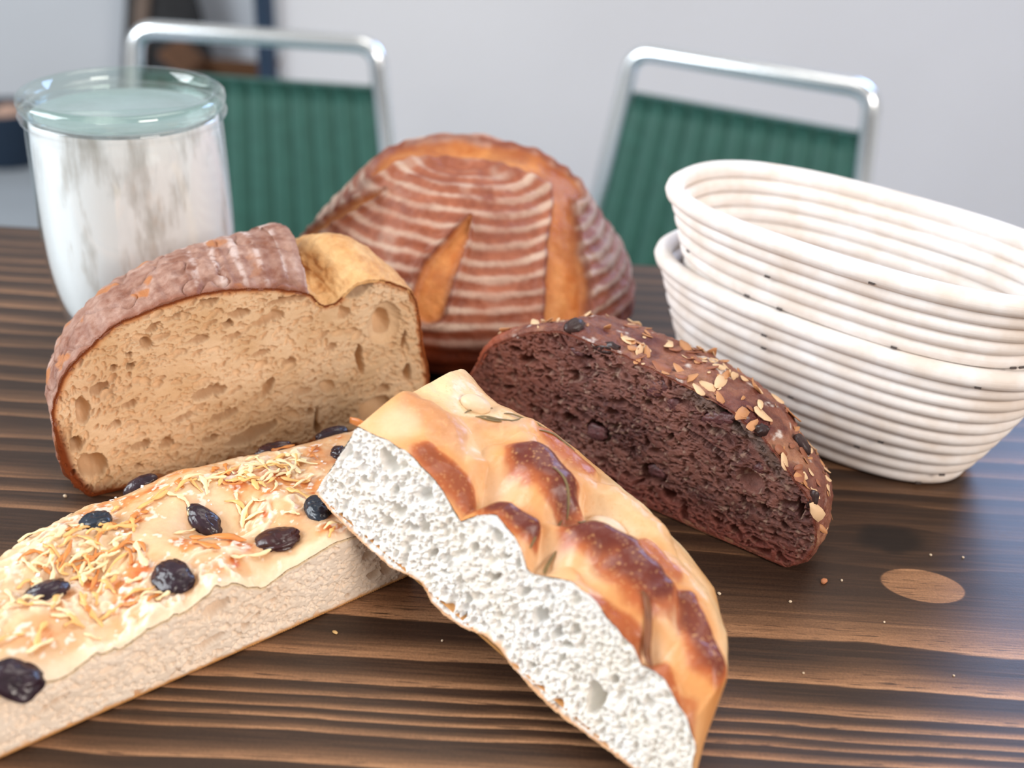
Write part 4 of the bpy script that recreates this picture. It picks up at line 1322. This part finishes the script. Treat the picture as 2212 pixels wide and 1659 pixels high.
xb = np.linspace(0.0, XR - 0.002, 60)
bs = np.stack([PC(xb, np.zeros(60), 0, np.zeros(60)), PC(xb, 0.5 * WC(xb), 0, np.zeros(60)), PC(xb, WC(xb), 0, np.zeros(60))], 1)
part('base', bs.reshape(-1, 3), gridf(60, 3, flip=True), M_foc, Croot, offC, np.tile(lin(206, 150, 92), (180, 1)))


def NC(a, b, e=0.003):
    gx_ = float(hC(a + e, b) - hC(a - e, b)) / (2 * e); gy_ = float(hC(a, b + e) - hC(a, b - e)) / (2 * e)
    n = c3v - c1v * gx_ - c2v * gy_
    return n / np.linalg.norm(n)


M_garlic = plain('roast_garlic', lin(228, 202, 170), 0.45, 0, 0.10, 150, 0.15, Subsurface_Weight=0.2, Subsurface_Scale=0.003)
for (x, y, x2, y2, w) in ((1262, 1122, 1345, 1172, .0058), (985, 868, 1050, 892, .0056)):
    p = np.array(onCt(x, y, 0.045)); q = np.array(onCt(x2, y2, 0.045)); m = 0.5 * (p + q)
    P = [PC(*m, 0.0026)]
    ax = axes_from(NC(*m), math.atan2(*(q - p)[::-1]), c1v)
    blob('garlic_clove', P[0], ax, (np.linalg.norm(q - p) / 2, w, 0.0040), M_garlic, Croot, offC, 5, 0.06, 1.0, 16, 24, 0.05)
M_rose = plain('dried_rosemary', lin(120, 102, 66), 0.6, 0, 0.2, 200)
M_leaf = plain('toasted_leaf', lin(126, 74, 40), 0.5, 0, 0.2, 200)
for (x, y, x2, y2, r, cu) in ((990, 900, 1060, 876, .0005, .1), (1006, 924, 1064, 937, .0006, -.1), (1012, 920, 1062, 934, .0005, .1), (1030, 928, 1116, 911, .0005, -.15), (1082, 892, 1132, 906, .0005, .15), (1130, 906, 1170, 926, .0005, .1), (1150, 948, 1238, 972, .0006, .12), (1158, 1064, 1210, 1130, .0006, .12),
                              (1232, 1138, 1292, 1116, .0006, -.2), (1236, 1142, 1262, 1122, .0006, -.1), (1160, 1240, 1182, 1200, .0008, .05), (1192, 1150, 1200, 1130, .0004, .1), (1352, 1322, 1392, 1448, .0014, .06), (1120, 1200, 1128, 1184, .0005, 0)):
    p = np.array(onCt(x, y, 0.047)); q = np.array(onCt(x2, y2, 0.047)); d = q - p; nrm = np.array([-d[1], d[0]])
    t = np.linspace(0, 1, 9)
    xy = p[None] + d[None] * t[:, None] + nrm[None] * (cu * 4 * t * (1 - t))[:, None]
    xy[:, 1] = np.maximum(xy[:, 1], 0.0003)
    hh = hC(xy[:, 0], xy[:, 1])
    line = np.linspace(hh[0], hh[-1], 9)
    P = PC(xy[:, 0], xy[:, 1], r * 0.6, np.maximum(hh, 0.5 * (hh + line)))
    part('rosemary_needle', *tube(P, r * np.array([.4, .8, 1, 1, 1, 1, 1, .8, .3]), 6, 0.6), M_leaf if r > .001 else M_rose, Croot, offC)
# the curl of crust at the raised corner
P = np.array([hit(x, y, c0 + c2v * w, _n) for x, y, w in ((822, 950, .012), (800, 934, .006), (780, 916, .003), (757, 908, .002))])
part('crust_curl', *tube(spline(P, 14), np.linspace(0.0032, 0.0016, 14), 9, 0.45, upv=tuple(c2v)), M_foc, Croot, offC, np.tile(lin(196, 118, 58), (14 * 9, 1)))

# ================================================================== JAR
jc = tab(265, 207, 0.150)
jar = empty('glass_jar', (jc[0], jc[1], T), 'glass preserving jar with flat glass lid and white starter smeared inside', 'jar')


def glass(name, tint, rough=0.02):
    m = NT(name)
    nzz = m.noise(m.coord((1, 1, 0.3)), 60, 2)
    bp = m.n('ShaderNodeBump', {'Height': nzz, 'Strength': 0.06, 'Distance': 0.001})
    tr = m.n('ShaderNodeBsdfTransparent', {'Color': tint})
    gl = m.n('ShaderNodeBsdfGlossy', {'Color': (1, 1, 1), 'Roughness': rough, 'Normal': bp.outputs[0]})
    lw = m.n('ShaderNodeLayerWeight', {'Blend': 0.5, 'Normal': bp.outputs[0]})
    fr = m.math('MULTIPLY_ADD', m.math('POWER', lw.outputs['Facing'], 4.0), 0.75, 0.06)
    mx = m.n('ShaderNodeMixShader', {0: fr, 1: tr.outputs[0], 2: gl.outputs[0]})
    m.put(m.out.inputs[0], mx.outputs[0])
    m.t.nodes.remove(m.b)
    return m.m


M_glass = glass('clear_glass', (0.97, 0.985, 0.99))
M_lid = glass('green_tinted_glass', (0.90, 0.965, 0.945))
out = spline([(0.0, 0.0), (0.028, 0.0), (0.038, 0.0025), (0.0455, 0.011), (0.0505, 0.026), (0.0540, 0.050), (0.0550, 0.075), (0.0545, 0.105), (0.0538, 0.130), (0.0532, 0.137)], 44)
lip = np.array([(0.0536, 0.1385), (0.0556, 0.1398), (0.0562, 0.1420), (0.0556, 0.1438), (0.0535, 0.1440), (0.0515, 0.1438)])
inn = spline([(0.0512, 0.1425), (0.0516, 0.135), (0.0524, 0.120), (0.0532, 0.09), (0.0534, 0.065), (0.0520, 0.044), (0.0482, 0.024), (0.0400, 0.011), (0.030, 0.006), (0.0, 0.006)], 40)
v, f = lathe(np.concatenate([out, lip, inn]), 96)
part('jar_body', v, f, M_glass, jar)
v, f = lathe(np.array([(0.0, 0.1475), (0.0455, 0.1475), (0.0475, 0.1485), (0.0490, 0.1520), (0.0505, 0.1535), (0.0538, 0.1535), (0.0556, 0.1520), (0.0560, 0.1490), (0.0554, 0.1462), (0.0545, 0.1448), (0.0515, 0.1446), (0.0500, 0.1430), (0.0480, 0.1422), (0.0, 0.1422)]), 96)
lid_o = part('lid', v, f, M_lid, jar)

m_ = NT('lid_mist')
m_.set(Base_Color=tuple(lin(214, 222, 226)), Roughness=0.5, Alpha=m_.ramp(m_.noise(m_.coord(), 40, 4), [(0.3, 0.35), (0.7, 0.62)]))
v, f = lathe(np.array([(0.0, 0.1418), (0.0475, 0.1418), (0.0475, 0.1412), (0.0, 0.1412)]), 64)
part('lid_mist', v, f, m_.m, lid_o)


def residue(name, thick):
    m = NT(name)
    v = m.coord((1, 1, 0.45))
    a = m.noise(v, 38, 4, 0.6); b = m.noise(m.coord((1, 1, 0.15)), 130, 3, 0.6)
    al = m.math('MULTIPLY_ADD', a, 0.75, m.math('MULTIPLY', b, 0.35))
    z = m.n('ShaderNodeSeparateXYZ', {0: m.n('ShaderNodeTexCoord').outputs['Object']}).outputs[2]
    al = m.math('ADD', al, m.math('MULTIPLY', z, -1.2))
    fac = m.ramp(al, [(0.2, 0.5), (0.42, 1.0)])
    m.set(Base_Color=m.ramp(m.math('MULTIPLY_ADD', b, 0.4, m.math('MULTIPLY', a, 0.7)), [(0.36, lin(222, 214, 204)), (0.45, lin(234, 233, 231)), (0.53, lin(247, 250, 252))]), Roughness=0.6, Alpha=fac)
    m.bump(b, 0.3, 0.001)
    return m.m


inn2 = spline([(0.0506, 0.1405), (0.0519, 0.118), (0.0528, 0.09), (0.0530, 0.065), (0.0515, 0.044), (0.0475, 0.026), (0.0392, 0.0135), (0.030, 0.0085), (0.0, 0.008)], 40)
v, f = lathe(inn2, 72)
part('starter_smear', v, f, residue('starter_residue', 1), jar)
v, f = lathe(np.array([(0.0, 0.0095), (0.030, 0.0095), (0.0385, 0.0140), (0.0440, 0.022), (0.046, 0.030), (0.040, 0.031), (0.0, 0.030)]), 48)
part('starter', v, f, plain('sourdough_starter', lin(240, 236, 224), 0.5, 0, 0.04, 60), jar)

# ================================================================== BASKETS
BKC, BKY, BKA, BKB, BKE = np.array([0.184, 0.535]), -0.674, 0.1125, 0.0565, 2.5


def k_of(z):
    return 0.68 + 0.32 * np.clip(z / 0.082, 0, 1) ** 0.75


def oval_ring(k, z, n=120, noise=0.0, seed=0):
    t = np.linspace(0, 2 * PI, n, endpoint=False)
    t = t + 0.18 * np.sin(2 * t) * -1
    c, s = np.cos(t), np.sin(t)
    x = BKA * k * np.sign(c) * np.abs(c) ** (2 / BKE); y = BKB * k * np.sign(s) * np.abs(s) ** (2 / BKE)
    P = np.stack([x, y, np.full(n, z)], 1)
    P = smooth_loop(P, 3)
    P[:, 2] += noise * fbm(np.cos(t) * 1.5 + seed * 7, np.sin(t) * 1.5 + seed, 2)
    return P


def cane_mat():
    m = NT('floured_cane')
    v = m.coord()
    a = m.noise(v, 45, 4, 0.6)
    st = m.noise(m.coord((30, 30, 900)), 1.0, 3, 0.6)
    c = m.mix(m.ramp(a, [(0.35, 0.0), (0.65, 1.0)]), tuple(lin(226, 214, 204)), tuple(lin(241, 237, 235)))
    m.set(Base_Color=c, Roughness=0.7, Specular_IOR_Level=0.3)
    m.bump(m.math('ADD', st, a), 0.25, 0.0006)
    return m.m


M_cane = cane_mat()
M_staple = plain('steel_staple', lin(88, 80, 78), 0.5, 0.3)
PITCH_C = 0.0081
zs_ = [0.0047 + PITCH_C * i for i in range(10)]
coil_mes = []
for i, z in enumerate(zs_):
    k = float(k_of(z)) if i < 9 else 1.0
    coil_mes.append(mesh_data('coil', *tube(oval_ring(k, z, 140, 0.0010, i), 0.00435 if i < 9 else 0.0052, 10, 1.0, closed=True), M_cane))
for j, k in enumerate((0.60, 0.50, 0.40, 0.30, 0.20, 0.10)):
    coil_mes.append(mesh_data('coil', *tube(oval_ring(k, 0.0047, 90), 0.0047, 8, 1.0, closed=True), M_cane))
v, f = box((0, 0, 0), (0.0030, 0.0010, 0.0010))
staple_me = mesh_data('staple', v, f, M_staple, smooth=False)


def basket(loc, label, seed, rotz):
    r = empty('proofing_basket', loc, label, 'basket', 'coiled cane proofing baskets', rotz)
    coils = [link('coil', me_, r) for me_ in coil_mes]
    g = np.random.default_rng(seed)
    for i, z in enumerate(zs_):
        for _ in range(6):
            R = oval_ring(float(k_of(z)) if i < 9 else 1.0, z, 140)
            j = int(g.integers(82, 132))               # the long side towards the table front
            tg = R[(j + 1) % 140] - R[j - 1]; tg /= np.linalg.norm(tg)
            nrm = np.array([tg[1], -tg[0], 0.0])
            nrm = nrm if nrm @ R[j] > 0 else -nrm
            o = link('staple', staple_me, coils[i], tuple(R[j] + nrm * (0.0040 if i < 9 else 0.0047) + np.array([0, 0, -0.0024])))
            o.rotation_euler = (0, 0, math.atan2(tg[1], tg[0]))
            if g.random() < 0.75:
                break
    return r


basket((BKC[0] - 0.001, BKC[1] + 0.004, T), 'coiled cane proofing basket underneath, resting on the table', 3, BKY)
basket((BKC[0], BKC[1], T + 0.0410), 'empty coiled cane proofing basket nested on top of the other', 4, BKY)

# ================================================================== CRUMBS ON THE TABLE
M_cr = [plain('crumb_pale', lin(224, 204, 178), 0.8, 0, 0.1, 400), plain('crumb_brown', lin(196, 128, 88), 0.7, 0, 0.2, 400), plain('sesame', lin(230, 190, 130), 0.5, 0, 0.1, 300)]


def crumb(name, x, y, rad, mat, label, cat, seed, grp=None):
    p = tab(x, y)
    o = empty(name, (p[0], p[1], T), label, cat, grp)
    blob(name + '_body', (0, 0, rad[2] * 0.8), axes_from((0, 0, 1), seed * 1.3), rad, mat, o, (0, 0, 0), seed, 0.35, 1.4, 7, 9)


crumb('sesame_seed', 724, 1367, (.0014, .0009, .0005), M_cr[2], 'tan sesame seed lying between the two focaccia slabs', 'seed', 2)
crumb('crust_crumb', 1779, 1258, (.0019, .0014, .0012), M_cr[1], 'reddish crust crumb lying in front of the dark bread', 'crumb', 3)
for i, (x, y, r, lb) in enumerate(((1707, 1301, .0008, 'pale crumb on the table below the dark bread, left of the pale oval'), (1818, 1255, .0007, 'pale speck of crumb just right of the reddish crust crumb'),
                                   (141, 1073, .0010, 'pale crumb beside the lower corner of the sourdough half'), (1910, 1345, .0006, 'tiny pale crumb just below the pale oval in the grain'),
                                   (1553, 1284, .0010, 'pale crumb touching the far side of the rosemary focaccia'), (2010, 1200, .0008, 'pale crumb between the dark knot and the table shine'),
                                   (2080, 1205, .0007, 'pale crumb above the right end of the pale oval'), (1735, 1455, .0006, 'pale crumb on the dark grain band below the wide pale band'),
                                   (955, 1385, .0006, 'pale crumb in the shade under the propped focaccia'), (2060, 1460, .0005, 'tiny pale crumb alone on the grain far below the pale oval'))):
    crumb('bread_crumb', x, y, (r, r * .8, r * .7), M_cr[0], lb, 'crumb', i + 5, 'pale crumbs on the table')
